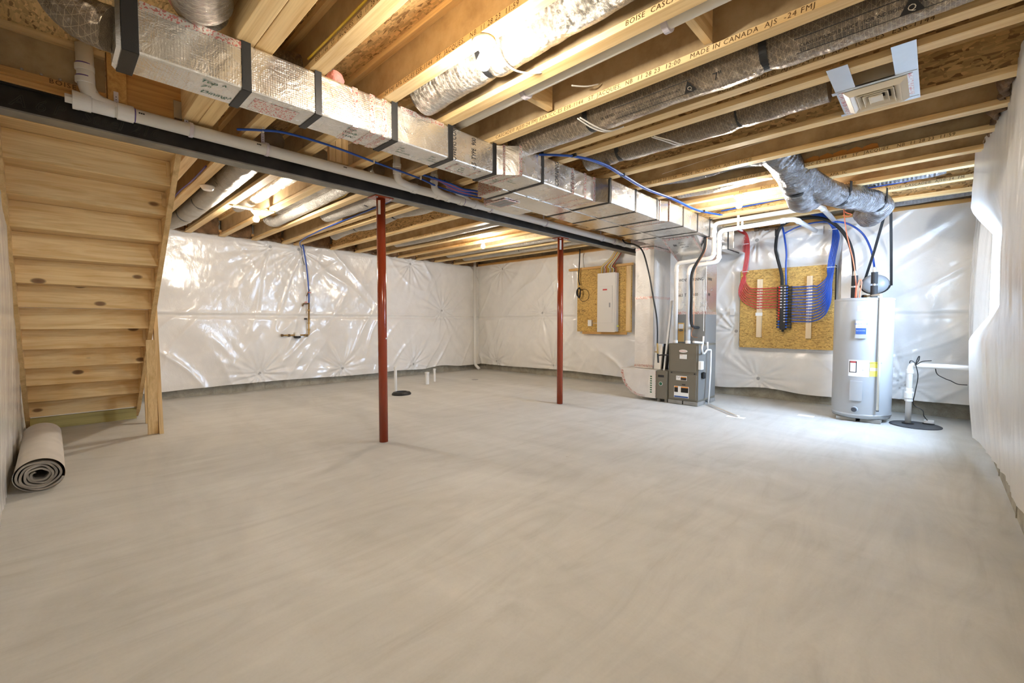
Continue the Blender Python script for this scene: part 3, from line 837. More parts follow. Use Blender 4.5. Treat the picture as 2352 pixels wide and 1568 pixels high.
# foil end crimp and tape seams
MB().prism([(-2.85, .238, DB + .01), (-2.64, .238, DB + .01), (-2.62, .253, DB), (-2.86, .253, DB)], (0, 0, .225)).build('end_cap', 'foil_smooth', trunk)
def band(y, x0, x1, w=.035, mat='foil_tape', name='tape_seam', e=.0015):
    b = MB(); b.box(x1, y - w / 2, DB - e, x1 + e, y + w / 2, DT); b.box(x0, y - w / 2, DB - e, x1, y + w / 2, DB)
    return b.build(name, mat, trunk)
for y, x1 in ( (1.34, -2.62), (1.455, -2.62), (1.54, -2.62), (2.60, -2.575), (2.70, -2.49), (3.42, -2.49), (3.62, -2.49), (3.78, -2.49), (5.02, -2.39), (5.14, -2.325)):
    band(y, -2.86, x1)
MB().box(-2.6195, .32, DT - .035, -2.618, .76, DT).build('tape_seam', 'foil_tape', trunk)
MB().box(-2.6195, 1.66, DT - .03, -2.618, 2.02, DT).build('tape_seam', 'foil_tape', trunk)
MB().box(-2.83, .80, DB - .0015, -2.68, 1.03, DB - .0005).build('tape_patch', 'foil_tape', trunk)
b = MB(); [b.box(*q) for q in [(-2.81, 2.17, DB - .0015, -2.66, 2.185, DB - .0005), (-2.81, 2.40, DB - .0015, -2.66, 2.415, DB - .0005), (-2.81, 2.17, DB - .0015, -2.80, 2.415, DB - .0005), (-2.67, 2.17, DB - .0015, -2.66, 2.415, DB - .0005)]]
b.build('tape_patch', 'foil_tape', trunk)
def strap(y, x0, x1, w=.045, drop=0):
    b = MB(); e = .004
    b.box(x1, y - w / 2, DB - e, x1 + e, y + w / 2, ZJ + .02); b.box(x0 - e, y - w / 2, DB - e, x1 + e, y + w / 2, DB - .0005)
    b.box(x0 - e, y - w / 2, DB - e, x0, y + w / 2, ZJ + .01)
    return b.build('hanging_strap', 'strap_black', trunk, bevel=.0015)
for y, x1, w in ((.285, -2.62, .06), (.745, -2.62, .045), (1.115, -2.62, .04), (1.615, -2.62, .045), (2.08, -2.62, .045), (2.53, -2.62, .04), (2.98, -2.49, .035), (3.93, -2.40, .035), (4.44, -2.395, .035), (4.95, -2.395, .035), (5.52, -2.325, .03), (5.98, -2.325, .03), (6.42, -2.325, .03)):
    strap(y, -2.865 if y < 3 else -2.866, x1, w)
for body, s, y, z, sq in (('OWENS CORNING', .062, 2.115, 2.425, .9), ('-6.5  TYPE  900', .062, 2.31, 2.40, 1)):
    text(body, s, (-2.6185, y, z), (0, 0, 1), (0, -1, 0), 'ink', trunk, 'printed_lettering', squash=.62 if 'OW' in body else .62)
for body, y, z in (('CORNING', 3.18, 2.44), ('TYPE 900', 3.42, 2.43)):
    text(body, .075, (-2.4885, y, z), (0, 0, 1), (0, -1, 0), 'ink', trunk, 'printed_lettering', squash=.62)
for body, y, z in (('800', 4.72, 2.47), ('WENS', 5.75, 2.45), ('R', 6.05, 2.47)):
    text(body, .07, (-2.3935 if y < 5 else -2.3235, y, z), (0, 0, 1), (0, -1, 0), 'cable_grey', trunk, 'printed_lettering', squash=.7)
def hand(body, s, x, y):
    for k, ln in enumerate(body.split('|')):
        text(ln, s * .82, (x - k * s * 1.12, y + k * .012, DB - .0022), (.05, 1, 0), (1, -.05, 0), 'ink_green', trunk, 'handwriting', shear=.35)
hand('Top ^|7"|Dining?', .055, -2.67, .55); hand('Top|Study|WIC', .05, -2.67, 1.30); hand('Top|5" up|Basement', .034, -2.70, 1.69)
hand('Top|5" up|Hallway', .034, -2.68, 1.94); hand('Top|6" up|Purple', .032, -2.71, 2.24); hand('Top|Bath', .032, -2.72, 2.62); hand('Top|Bedroom', .032, -2.64, 2.72)

# return duct beside it
ret = thing('return_duct', (-3.05, 5, DB), 'wide foil-faced return duct running beside the long supply duct', 'duct')
MB().box(-3.20, 2.87, DB, -2.872, 3.2, DT - .05).build('duct_section', 'foil_smooth', ret, bevel=.01)
MB().box(-3.225, 3.2, DB, -2.870, 6.45, DT - .02).build('duct_section', 'foil_smooth', ret, bevel=.01)
MB().box(-3.56, 6.45, DB - .002, -2.871, 7.25, DT - .02).build('duct_section', 'foil_smooth', ret, bevel=.01)
MB().box(-3.43, 3.16, DB - .004, -3.19, 3.66, 2.53).build('side_takeoff', 'foil_smooth', ret, bevel=.008)
MB().box(-3.33, 3.08, DB - .0065, -3.05, 3.30, DB - .0045).build('label_patch', 'foil_tape', ret)
MB().box(-3.30, 3.11, DB - .0080, -3.08, 3.18, DB - .0070).box(-3.30, 3.19, DB - .0080, -3.08, 3.27, DB - .0070).build('grey_label', 'cable_grey', ret)
for y in (2.885,): MB().box(-3.20, y - .002, DB, -2.875, y - .018, DT - .05).build('tape_seam', 'foil_tape', ret)
MB().box(-3.43, 3.158, DB, -3.20, 3.156, 2.53).build('tape_seam', 'foil_tape', ret)
for y in (2.99, 3.95, 4.44, 4.95, 5.52, 5.98):
    MB().box(-3.235, y - .014, DB - .0038, -2.875, y + .014, DB - .0005).build('hanging_strap', 'strap_black', ret)
MB().box(-2.885, 3.2, DB - .0045, -2.862, 6.9, DB - .0025).build('seam_tape', 'foil_smooth', ret)

# return drop (tall foil shaft) and the curved boot at the floor
sh = thing('return_drop', (-3.39, 6.9, .49), 'tall foil-covered return shaft standing left of the furnace', 'duct')
MB().box(-3.55, 6.6, .49, -3.23, 7.2, DB - .004).build('shaft', 'foil_shaft', sh, bevel=.008)
for z in (DB - .03, 1.62, .53): MB().box(-3.552, 6.5985, z - .02, -3.228, 6.5995, z + .02).box(-3.2285, 6.5985, z - .02, -3.2275, 7.2, z + .02).build('tape_seam', 'foil_tape', sh)
MB().box(-3.232, 6.597, .5, -3.226, 6.603, DB - .01).build('corner_edge', 'steel_light', sh)
boot = thing('return_boot', (-3.4, 6.8, .04), 'quarter-round foil boot at the floor between return shaft and furnace', 'duct')
n = 14; poly = [(-3.112, 6.47, .485), (-3.73, 6.47, .485)]
for k in range(n + 1):
    a = k / n * math.pi / 2
    poly.append((-3.30 - .42 * math.cos(a) ** .9, 6.47, .46 - .41 * math.sin(a) ** 1.0))
poly.append((-3.112, 6.47, .048))
MB().prism(poly, (0, .7, 0)).build('shell', 'foil_shaft', boot)
b = MB()
for k in range(2, len(poly) - 2):
    p, q = Vector(poly[k]), Vector(poly[k + 1]); c = Vector((-3.2, 6.47, .4))
    pi, qi = p + (c - p) * .09, q + (c - q) * .09
    b.add([p + Vector((0, -.0012, 0)), q + Vector((0, -.0012, 0)), qi + Vector((0, -.0012, 0)), pi + Vector((0, -.0012, 0))], [(0, 1, 2, 3)])
b.box(-3.122, 6.4685, .05, -3.112, 6.4695, .485); b.build('tape_seam', 'foil_tape', boot)
b = MB()
for k in range(8): b.box(-3.205, 6.4675, .13 + k * .035, -3.175, 6.469, .148 + k * .035)
b.build('green_stripe_label', 'ink_green', boot)

# furnace
fu = thing('furnace', (-2.69, 6.82, 0), 'grey-brown upright furnace with white badge on two concrete pavers', 'furnace')
fx0, fx1, fy0, fy1, fz0, fz1 = -2.915, -2.47, 6.47, 7.17, .062, .91
MB().box(fx0, fy0 + .012, fz0, fx1, fy1, fz1).build('cabinet', 'furnace_taupe', fu, bevel=.004)
MB().box(fx0 + .02, fy0, .49, fx1 - .02, fy0 + .014, .885).build('upper_door', 'furnace_taupe', fu, bevel=.006); ud_ = bpy.context.scene.objects['upper_door']
MB().box(fx0 + .02, fy0, .085, fx1 - .02, fy0 + .014, .455).build('lower_door', 'furnace_taupe', fu, bevel=.006); ld_ = bpy.context.scene.objects['lower_door']
MB().box(fx1, fy0 + .015, fz0 + .03, fx1 + .003, fy1 - .01, fz1 - .03).build('side_panel', 'furnace_dark', fu)
for x in (fx0 + .05, fx1 - .05): MB().lathe([(.008, 0), (.011, .006)], (x, fy0 + .012, .472), (0, -1, 0), 12).build('door_knob', 'fitting_black', fu)
bd = MB().lathe([(.062, 0), (.062, .005), (.056, .008)], (-2.69, fy0, .80), (0, -1, 0), 28)
bd.v = [(x, y, .80 + (z - .80) * .36) for x, y, z in bd.v]; bo = bd.build('badge', 'label_white', ud_)
text('LENNOX', .026, (-2.69, fy0 - .0088, .80), (1, 0, 0), (0, 0, 1), 'ink_red', ud_, 'badge_lettering', 'CENTER')
MB().box(-2.742, fy0 - .003, .685, -2.635, fy0, .752).build('paper_label', 'label_white', ud_)
text('DAVIS', .014, (-2.736, fy0 - .0036, .741), (1, 0, 0), (0, 0, 1), 'ink_red', ud_, 'label_lettering')
MB().box(-2.79, fy0 - .003, .365, -2.63, fy0, .43).build('warning_label', 'label_white', ld_)
MB().box(-2.72, fy0 - .004, .37, -2.635, fy0 - .003, .405).build('warning_panel', 'fitting_black', ld_)
MB().box(-2.72, fy0 - .004, .405, -2.635, fy0 - .003, .42).build('warning_strip', 'label_orange', ld_)
for dx in (0, .018, .034): MB().lathe([(.005, 0), (.005, .001)], (-2.775 + dx, fy0 - .003, .41 - (.01 if dx == .018 else 0)), (0, -1, 0), 10).build('symbol', 'fitting_black', ld_)
MB().box(-2.70, fy0 - .003, .295, -2.65, fy0, .31).build('rating_plate', 'fitting_black', ld_)
MB().box(-2.82, fy0 - .003, .105, -2.60, fy0, .275).build('instruction_label', 'label_white', ld_)
MB().box(-2.815, fy0 - .004, .185, -2.76, fy0 - .003, .255).box(-2.715, fy0 - .004, .185, -2.605, fy0 - .003, .255).build('text_block', 'ink', ld_)
MB().box(-2.815, fy0 - .004, .256, -2.76, fy0 - .003, .272).box(-2.715, fy0 - .004, .256, -2.605, fy0 - .003, .272).build('orange_strip', 'label_orange', ld_)
MB().box(-2.815, fy0 - .004, .108, -2.605, fy0 - .003, .13).build('blue_strip', 'ink_blue', ld_)
MB().lathe([(.018, 0), (.018, .004)], (fx1 + .003, 6.58, .77), 'x', 16).build('vent_plug', 'fitting_black', fu)
for (xa, ya, lab) in ((-2.915, 6.46, 'left'), (-2.68, 6.46, 'right')):
    MB().box(xa, ya + .01, .005, xa + .215, ya + .30, .06).build('paver', 'paver_grey', fu, bevel=.006)
MB().box(-2.66, 6.95, .005, -2.46, 7.16, .06).build('paver', 'paver_grey', fu, bevel=.006)
fc = thing('filter_cabinet', (-3.02, 6.8, .03), 'narrow grey-brown filter cabinet with green round sticker beside the furnace', 'cabinet')
MB().box(-3.110, 6.48, .048, -2.925, 7.12, .487).build('cabinet', 'furnace_taupe', fc, bevel=.003)
MB().box(-3.105, 6.466, .055, -2.935, 6.482, .48).build('access_door', 'furnace_taupe', fc, bevel=.004); ad_ = bpy.context.scene.objects['access_door']
MB().box(-3.075, 6.463, .385, -2.98, 6.467, .42).build('handle_slot', 'fitting_black', ad_)
MB().lathe([(.03, 0), (.03, .002)], (-3.03, 6.466, .285), (0, -1, 0), 24).build('round_sticker', 'label_white', ad_)
MB().lathe([(.025, 0), (.025, .001)], (-3.03, 6.4638, .285), (0, -1, 0), 24).build('round_sticker_print', 'ink_green', ad_)
MB().box(-3.10, 6.50, 0, -3.06, 6.56, .047).box(-2.98, 6.50, 0, -2.94, 6.56, .047).build('foot', 'paver_grey', fc)
# coil cabinet and plenum
co = thing('coil_cabinet', (-2.68, 6.95, .91), 'grey cooling coil cabinet on top of the furnace behind the white pipes', 'cabinet')
MB().box(-2.90, 6.73, .912, -2.47, 7.17, 1.35).build('cabinet', 'furnace_dark', co, bevel=.004)
MB().box(-2.882, 6.722, .93, -2.79, 6.729, 1.22).build('cardboard_panel', 'cardboard', co)
MB().box(-2.875, 6.719, 1.13, -2.80, 6.722, 1.20).build('paper_label', 'label_white', co)
bd = MB().lathe([(.036, 0), (.036, .003)], (-2.837, 6.722, 1.105), (0, -1, 0), 22); bd.v = [(x, y, 1.105 + (z - 1.105) * .4) for x, y, z in bd.v]; bd.build('badge', 'fitting_black', co)
text('LENNOX', .016, (-2.837, 6.7185, 1.105), (1, 0, 0), (0, 0, 1), 'label_white', co, 'badge_lettering', 'CENTER')
pl = thing('plenum', (-2.68, 6.95, 1.35), 'printed foil-faced plenum rising from the furnace coil to the duct trunk', 'duct')
MB().box(-2.90, 6.735, 1.352, -2.472, 7.165, 2.15).build('box', 'foil_duct', pl, bevel=.006)
zt = DB - .003
a0, a1 = P(1526, 549, 'z', zt), P(1601, 540, 'z', zt)
ys = min(a0.y, a1.y)
b = MB(); lo = [(-2.90, 6.733, 2.15), (-2.472, 6.733, 2.15), (-2.472, 7.165, 2.15), (-2.90, 7.165, 2.15)]
hi = [(-2.86, ys, zt), (-2.40, ys, zt), (-2.40, 7.165, zt), (-2.86, 7.165, zt)]
b.add(lo + hi, [(0, 1, 5, 4), (1, 2, 6, 5), (2, 3, 7, 6), (3, 0, 4, 7), (4, 5, 6, 7), (3, 2, 1, 0)]); b.build('transition', 'foil_smooth', pl)
nrm = Vector((0, -(zt - 2.15), -(6.733 - ys))).normalized(); upv = Vector((0, ys - 6.733, zt - 2.15)).normalized()
def onp(s, t, e=.0015): 
    p = Vector((-2.90 + (-2.44 + 2.90) * s, 6.733 + (ys - 6.733) * t, 2.15 + (zt - 2.15) * t)); return p + nrm * e
b = MB()
for (s0, t0, s1, t1) in ((.02, .0, .95, .07), (.05, .92, 1, 1), (.0, 0, .07, 1), (.91, 0, .98, 1)):
    b.add([onp(s0, t0), onp(s1, t0), onp(s1, t1), onp(s0, t1)], [(0, 1, 2, 3)])
b.build('tape_seam', 'foil_tape', pl)
text('RK', .06, onp(.22, .70, .003), (1, 0, 0), upv, 'ink', pl, 'printed_lettering', squash=.7)
for k in range(3): text(['021571', '09WC7', '2025 MHS'][k], .025, onp(.42, .78 - k * .09, .003), (1, 0, 0), upv, 'ink', pl, 'printed_lettering')
text('WENS  CORNING', .062, (-2.885, 6.733, 1.87), (1, 0, 0), (0, 0, 1), 'ink', pl, 'printed_lettering', squash=.75)
text('-6.5  TYPE  800', .062, (-2.89, 6.733, 1.64), (1, 0, 0), (0, 0, 1), 'ink', pl, 'printed_lettering', squash=.75)
text('OWENS', .06, (-2.4705, 6.78, 1.87), (0, 1, 0), (0, 0, 1), 'ink', pl, 'printed_lettering', squash=.8); text('-FRK', .06, (-2.4705, 6.80, 1.64), (0, 1, 0), (0, 0, 1), 'ink', pl, 'printed_lettering', squash=.8)
MB().box(-2.902, 6.731, 1.345, -2.47, 6.734, 1.39).build('tape_seam', 'foil_tape', pl); MB().box(-2.4715, 6.735, 1.345, -2.4695, 7.165, 1.385).build('tape_seam', 'foil_tape', pl)
# small duct stub on the wall behind the white pipes
sd = thing('duct_stub', (-2.2, 7.4, 2.35), 'short foil duct box high on the wall behind the two white pipes', 'duct')
MB().box(-2.468, 7.18, 2.34, -2.24, 7.82, 2.62).build('box', 'foil_smooth', sd, bevel=.008)
MB().box(-2.33, 7.176, 2.336, -2.315, 7.179, 2.62).box(-2.33, 7.176, 2.332, -2.315, 7.7, 2.339).build('hanging_strap', 'strap_black', sd)

# ================================================================== FLEXIBLE DUCTS
JK = {}
def flexduct(pts, r, mat, label, straps=(), group=None, crumple=.03, seed=0, name='flexible_duct', seg=28, smooth=14, ends=None, cuff=(), squeeze=.88):
    root = thing(name, pts[0], label, 'duct', group)
    L_ = sum((Vector(pts[i + 1]) - Vector(pts[i])).length for i in range(len(pts) - 1))
    def rad(t, a):
        v = 1 + crumple * (2 * noise.noise(Vector((t * 7 + seed, math.cos(a) * 1.5, math.sin(a) * 1.5))) + .8 * noise.noise(Vector((t * 26 + seed, math.cos(a) * 4, math.sin(a) * 4))))
        for s in straps: v -= (1 - squeeze) * math.exp(-((t - s) / .035) ** 2)
        for s in cuff: v -= .45 * math.exp(-((t - s) / .05) ** 2)
        return v
    jk = MB().tube(pts, r, seg=seg, smooth=smooth, rad=rad).build('jacket', mat, root, smooth=True); JK[root.name] = jk
    # hanging straps
    sp = spline([Vector(p) for p in pts], 20) if len(pts) > 2 else [Vector(pts[0]).lerp(Vector(pts[1]), i / 60) for i in range(61)]
    for s in straps:
        acc = 0
        for i in range(1, len(sp)):
            acc += (sp[i] - sp[i - 1]).length
            if acc >= s: break
        c = sp[i]; tdir = (sp[i] - sp[i - 1]).normalized()
        e1 = Vector((0, 0, 1)).cross(tdir).normalized(); e2 = tdir.cross(e1)
        b = MB(); vs = []; n = 20; rr = r * (squeeze + .02)
        for k in range(n + 1):
            a = math.pi + math.pi * k / n
            q = c + e1 * math.cos(a) * rr + e2 * math.sin(a) * rr
            if k in (0, n): q.z = max(q.z, ZJ + .002)
            for dd in (-.019, .019): vs.append(q + tdir * dd)
        b.add(vs, [(2 * k, 2 * k + 1, 2 * k + 3, 2 * k + 2) for k in range(n)])
        so = b.build('hanging_strap', 'strap_black', root); m_ = so.modifiers.new('s', 'SOLIDIFY'); m_.thickness = .004; m_.offset = 0
    return root
G1 = 'flexible ducts in the joist bays on the camera side'; G2 = 'flexible ducts in the joist bays beyond the beam'
f = flexduct([(-2.68, .62, 2.74), (-2.60, .55, 2.78), (-2.35, .49, 2.80), (-1.9, .49, 2.81), (-1.0, .49, 2.81)], .135, 'flex_silver', 'fat silver flexible duct leaving the top of the foil duct at the upper left', group=G1, seed=3, cuff=(0.0,))
b = MB().tube([(-2.70, .52, 2.70), (-2.66, .46, 2.74), (-2.60, .40, 2.80), (-2.5, .36, 2.86)], .022, 8); tag(b.build('insulation_tuft', 'insulation_pink', smooth=True), 'pink insulation spilling out beside the fat silver duct collar', 'insulation')
flexduct([(-2.75, .235, 2.55), (-2.79, .14, 2.59), (-2.86, .07, 2.70), (-2.95, .04, 2.82), (-3.0, .03, 2.955)], .10, 'flex_brown', 'crumpled dark flexible elbow at the left end of the foil duct', group=G1, crumple=.07, seed=5)
f3 = flexduct([(-2.58, 1.82, 2.77), (-2.3, 1.83, 2.79), (-1.98, 1.835, 2.79), (-1.86, 1.85, 2.79), (-1.6, 1.83, 2.79), (-1.0, 1.82, 2.79), (-.2, 1.82, 2.79), (.3, 1.82, 2.79)], .125, 'flex_silver', 'silver flexible duct hanging behind the nearest bright bulb', straps=(.63,), group=G1, seed=8)
f4 = flexduct([(-2.62, 2.80, 2.75), (-2.3, 2.80, 2.745), (-1.86, 2.80, 2.74), (-1.3, 2.80, 2.745), (-.72, 2.80, 2.74), (.3, 2.80, 2.745)], .125, 'flex_brown', 'largest brown flexible duct, printed, with two black straps', straps=(.76, 1.90), group=G1, seed=11)
for body, s, x, ang in (('7"', .06, -.98, 0), ('CLASS 1 FLEXIBLE DUCT FOR INDOOR USE ONLY', .020, -1.62, 0), ('CLASS 1 FLEXIBLE DUCT  (FOR INDOOR USE ONLY)', .022, -.55, 0), ('UL LISTED', .024, -1.74, 0)):
    a = math.radians(-38); yd = Vector((0, -math.sin(-a) * 0 - math.sin(math.radians(52)) * 0, 0))
    nrm_ = Vector((0, -math.cos(math.radians(50)), -math.sin(math.radians(50)))); up_ = Vector((0, -math.sin(math.radians(50)), math.cos(math.radians(50))))
    text(body, s, Vector((x, 2.80, 2.745)) + nrm_ * .131, (1, 0, 0), up_, 'ink', JK[f4.name], 'printed_lettering', cyl=.131)
    if len(body) > 10:
        b = MB(); n0 = Vector((x - .02, 2.80, 2.745))
        for (t0, t1) in ((-17, -15.5), (15.5, 17)):
            vs = []
            for xx in (0, len(body) * s * .62 + .03):
                for t in (t0, t1):
                    aa = math.radians(50 + t); vs.append(n0 + Vector((xx, -math.cos(aa) * .1315, -math.sin(aa) * .1315)))
            b.add(vs, [(0, 1, 3, 2)])
        b.build('printed_frame', 'ink', JK[f4.name])
        for k in range(3): text('R-8.0  INSULATED AIR DUCT   MAX 5000 FPM   UL 181 AIR DUCT', .011, n0 + Vector((.02, -math.cos(math.radians(57 + k * 4)) * .1312, -math.sin(math.radians(57 + k * 4)) * .1312)), (1, 0, 0), up_, 'ink', JK[f4.name], 'printed_lettering', cyl=.131)
def tri(f_, x, s, deg, cy, cz, r_):
    aa = math.radians(deg); n_ = Vector((0, -math.cos(aa), -math.sin(aa))); u_2 = Vector((0, -math.sin(aa), math.cos(aa)))
    c = Vector((x, cy, cz)) + n_ * (r_ + .003)
    MB().add([c - Vector((s * .55, 0, 0)) - u_2 * s * .4, c + Vector((s * .55, 0, 0)) - u_2 * s * .4, c + u_2 * s * .6], [(0, 1, 2)]).build('triangle_mark', 'ink', JK[f_.name])
    text('Q', s * .5, c + n_ * .001 - u_2 * s * .1, (1, 0, 0), u_2, 'flex_silver', JK[f_.name], 'triangle_letter', 'CENTER')
tri(f4, -1.12, .07, 52, 2.80, 2.745, .128); tri(f4, -.12, .08, 52, 2.80, 2.745, .128)
flexduct([(-2.42, 3.56, 2.77), (-2.1, 3.58, 2.775), (-1.75, 3.62, 2.79), (-1.35, 3.59, 2.77), (-.9, 3.56, 2.77), (-.55, 3.56, 2.78)], .115, 'flex_brown', 'brown flexible duct leading to the square ceiling register', straps=(.33, 1.33), group=G1, seed=14)
flexduct([(-2.30, 4.70, 2.83), (-1.9, 4.72, 2.80), (-1.5, 4.72, 2.82), (-1.2, 4.74, 2.80)], .09, 'flex_blue', 'thin flexible duct in the bay left of the bent grey duct', group=G1, seed=15)
flexduct([(-2.26, 5.22, 2.80), (-1.8, 5.22, 2.78), (-1.45, 5.20, 2.80), (-1.2, 5.22, 2.80)], .10, 'flex_silver', 'shiny flexible duct above the bulb near the white pipes', group=G1, seed=17, crumple=.05)
fa = flexduct([(-1.16, 4.70, 2.84), (-1.10, 4.80, 2.76), (-1.05, 5.00, 2.66), (-1.04, 5.25, 2.565), (-1.06, 5.55, 2.52), (-1.02, 5.75, 2.58)], .135, 'flex_blue', 'left one of the two bent grey ducts below the joists by the heater', straps=(.56,), group='bent ducts below the joists', seed=19, crumple=.05)
fb_ = flexduct([(-1.02, 5.10, 2.70), (-.92, 5.35, 2.60), (-.80, 5.70, 2.555), (-.64, 6.05, 2.55), (-.53, 6.30, 2.54), (-.50, 6.52, 2.52), (-.60, 6.75, 2.48), (-.66, 6.9, 2.55)], .12, 'flex_blue', 'right one of the two bent grey ducts, turning down in a crumpled elbow', straps=(.72, 1.32), group='bent ducts below the joists', seed=23, crumple=.06)
for ff, c, r_ in ((fa, Vector((-1.05, 5.0, 2.66)), .14), (fb_, Vector((-.86, 5.55, 2.575)), .125)):
    n_ = (CAM - c).normalized(); cc = c + n_ * (r_ + .004); up_ = Vector((0, 0, 1)); xd = up_.cross(n_).normalized(); up_ = n_.cross(xd)
    MB().add([cc - xd * .045 - up_ * .03, cc + xd * .045 - up_ * .03, cc + up_ * .05], [(0, 1, 2)]).build('triangle_mark', 'primer_purple', JK[ff.name])
    text('Q', .045, cc + n_ * .002 - up_ * .004, xd, up_, 'label_white', JK[ff.name], 'triangle_letter', 'CENTER')
flexduct([(-.95, 6.20, 2.80), (-.5, 6.20, 2.79), (-.1, 6.20, 2.79), (.02, 6.2, 2.80)], .10, 'flex_blue', 'blue-grey flexible duct in the bay beside the blue tube', group=G1, seed=27)
flexduct([(-.75, 7.25, 2.78), (-.45, 7.38, 2.79), (-.1, 7.42, 2.80), (.33, 7.45, 2.82)], .115, 'flex_blue', 'grey flexible duct lying over the film at the far right corner', group=G1, seed=29)
# beyond the beam
flexduct([(-4.2, 1.36, 2.80), (-5.0, 1.355, 2.755), (-6.0, 1.35, 2.735), (-7.0, 1.35, 2.73), (-7.5, 1.34, 2.72), (-7.95, 1.24, 2.68), (-8.2, 1.08, 2.66), (-8.35, .85, 2.68), (-8.4, .6, 2.72)], .12, 'flex_silver', 'fat silver flexible duct hanging low and bending behind the staircase', straps=(1.3, 2.4, 3.3), group=G2, seed=31, crumple=.03)
flexduct([(-4.3, 1.85, 2.80), (-5.2, 1.85, 2.82), (-6.3, 1.84, 2.81), (-7.0, 1.84, 2.83)], .085, 'flex_silver', 'thin silver flexible duct beside the far left bulb', group=G2, seed=33)
flexduct([(-4.2, 2.40, 2.80), (-5.2, 2.40, 2.77), (-6.0, 2.41, 2.76), (-6.9, 2.40, 2.74), (-7.2, 2.36, 2.72), (-7.3, 2.30, 2.78)], .07, 'flex_grey', 'slim grey flexible duct ending in a down-turned elbow near the back wall', group=G2, seed=35)
flexduct([(-4.2, 2.80, 2.77), (-5.0, 2.80, 2.77), (-5.8, 2.79, 2.77), (-6.35, 2.79, 2.78)], .115, 'flex_grey', 'grey flexible duct with frayed end above the blue tube', straps=(.95,), group=G2, seed=37)
flexduct([(-4.2, 3.50, 2.80), (-5.0, 3.50, 2.76), (-5.6, 3.5, 2.80), (-6.3, 3.48, 2.75), (-7.0, 3.48, 2.78), (-7.6, 3.47, 2.74)], .085, 'flex_grey', 'drooping grey flexible duct right of the close pair of joists', straps=(1.5, 2.6), group=G2, seed=39)
flexduct([(-4.6, 4.70, 2.77), (-5.6, 4.70, 2.77), (-6.6, 4.70, 2.76), (-7.6, 4.70, 2.78)], .095, 'flex_grey', 'grey flexible duct with two straps right of the near red post', straps=(.9, 1.9), group=G2, seed=41)
flexduct([(-4.3, 6.20, 2.77), (-5.3, 6.2, 2.76), (-6.5, 6.2, 2.77), (-7.9, 6.2, 2.77)], .10, 'flex_grey', 'grey flexible duct just past the back corner bulb', straps=(.8, 1.7, 2.7), group=G2, seed=43)
flexduct([(-4.3, 6.76, 2.76), (-5.3, 6.76, 2.76), (-6.5, 6.76, 2.76), (-8.0, 6.76, 2.77)], .105, 'flex_grey', 'grey flexible duct in the last bay but one before the far corner', straps=(.7, 1.9), group=G2, seed=45)
flexduct([(-3.2, .95, 2.78), (-3.0, 1.02, 2.80), (-2.9, 1.25, 2.78), (-3.1, 1.36, 2.82), (-3.5, 1.36, 2.84)], .10, 'flex_silver', 'shiny crinkled duct elbow above the blue tube behind the foil duct', group=G1, seed=47, crumple=.06)
flexduct([(-2.78, .60, 2.57), (-2.90, .70, 2.56), (-2.97, .80, 2.58), (-3.05, .78, 2.66)], .055, 'flex_brown', 'small torn dark duct sleeve under the foil duct at the upper left', group=G1, seed=49, crumple=.1)
b = MB().lathe([(.005, -.04), (.035, -.02), (.042, .01), (.03, .035), (.004, .045)], (-2.90, .86, 2.50), (.3, .9, -.2), 16)
b.v = [tuple(Vector(v) * (1) + Vector(v).normalized() * .012 * noise.noise(Vector(v) * 40)) for v in b.v]
tag(b.build('insulation_tuft', 'insulation_pink', smooth=True), 'small pink insulation tuft hanging under the foil duct', 'insulation')
b = MB().lathe([(.0, 0), (.05, .01), (.055, .05), (.035, .09), (.0, .10)], (-2.72, 1.26, 2.664), 'z', 18)
b.v = [(v[0] + .02 * noise.noise(Vector(v) * 15), v[1] + .03 * noise.noise(Vector(v) * 17 + Vector((3, 0, 0))), v[2]) for v in b.v]
tag(b.build('insulation_tuft', 'insulation_pink', smooth=True), 'pink insulation wad on top of the foil duct near its middle', 'insulation')
# dull foil sheet panning stapled under bays
def panning(x0, x1, y0, y1, lab, mat='foil_sheet', z=ZJ + .10, amp=.02, sd=1):
    b = MB().grid(int((x1 - x0) / .03), 14, lambda s, t: (x0 + (x1 - x0) * s, y0 + (y1 - y0) * t, z + amp * noise.noise(Vector((s * (x1 - x0) * 5, t * 4, sd))) + .03 * math.sin(t * math.pi)))
    o = b.build('foil_panning', mat, smooth=True); m_ = o.modifiers.new('s', 'SOLIDIFY'); m_.thickness = .002
    tag(o, lab, 'foil sheet', 'foil sheets closing joist bays')
panning(-6.9, -4.3, 2.10, 2.335, 'pale foil sheet closing the joist bay right of the far left bulb', 'foil_sheet', sd=2)
panning(-1.95, .30, 4.512, 4.915, 'dark crinkled foil sheet in the bay with the torn orange foam', 'flex_brown', z=ZJ + .13, amp=.05, sd=3)
b = MB()
for k in range(6):
    x = -.98 + k * .105; b.prism([(x - .062, 4.946, ZJ + .036), (x + .060, 4.946, ZJ + .038), (x + .048, 4.946, ZJ + .072 + .012 * (k % 2)), (x + .01, 4.946, ZJ + .094), (x - .05, 4.946, ZJ + .078)], (0, .012, 0))
tag(b.build('foam_strip', 'foam_orange'), 'torn orange foam strip above the stamped joist right of the register', 'foam')
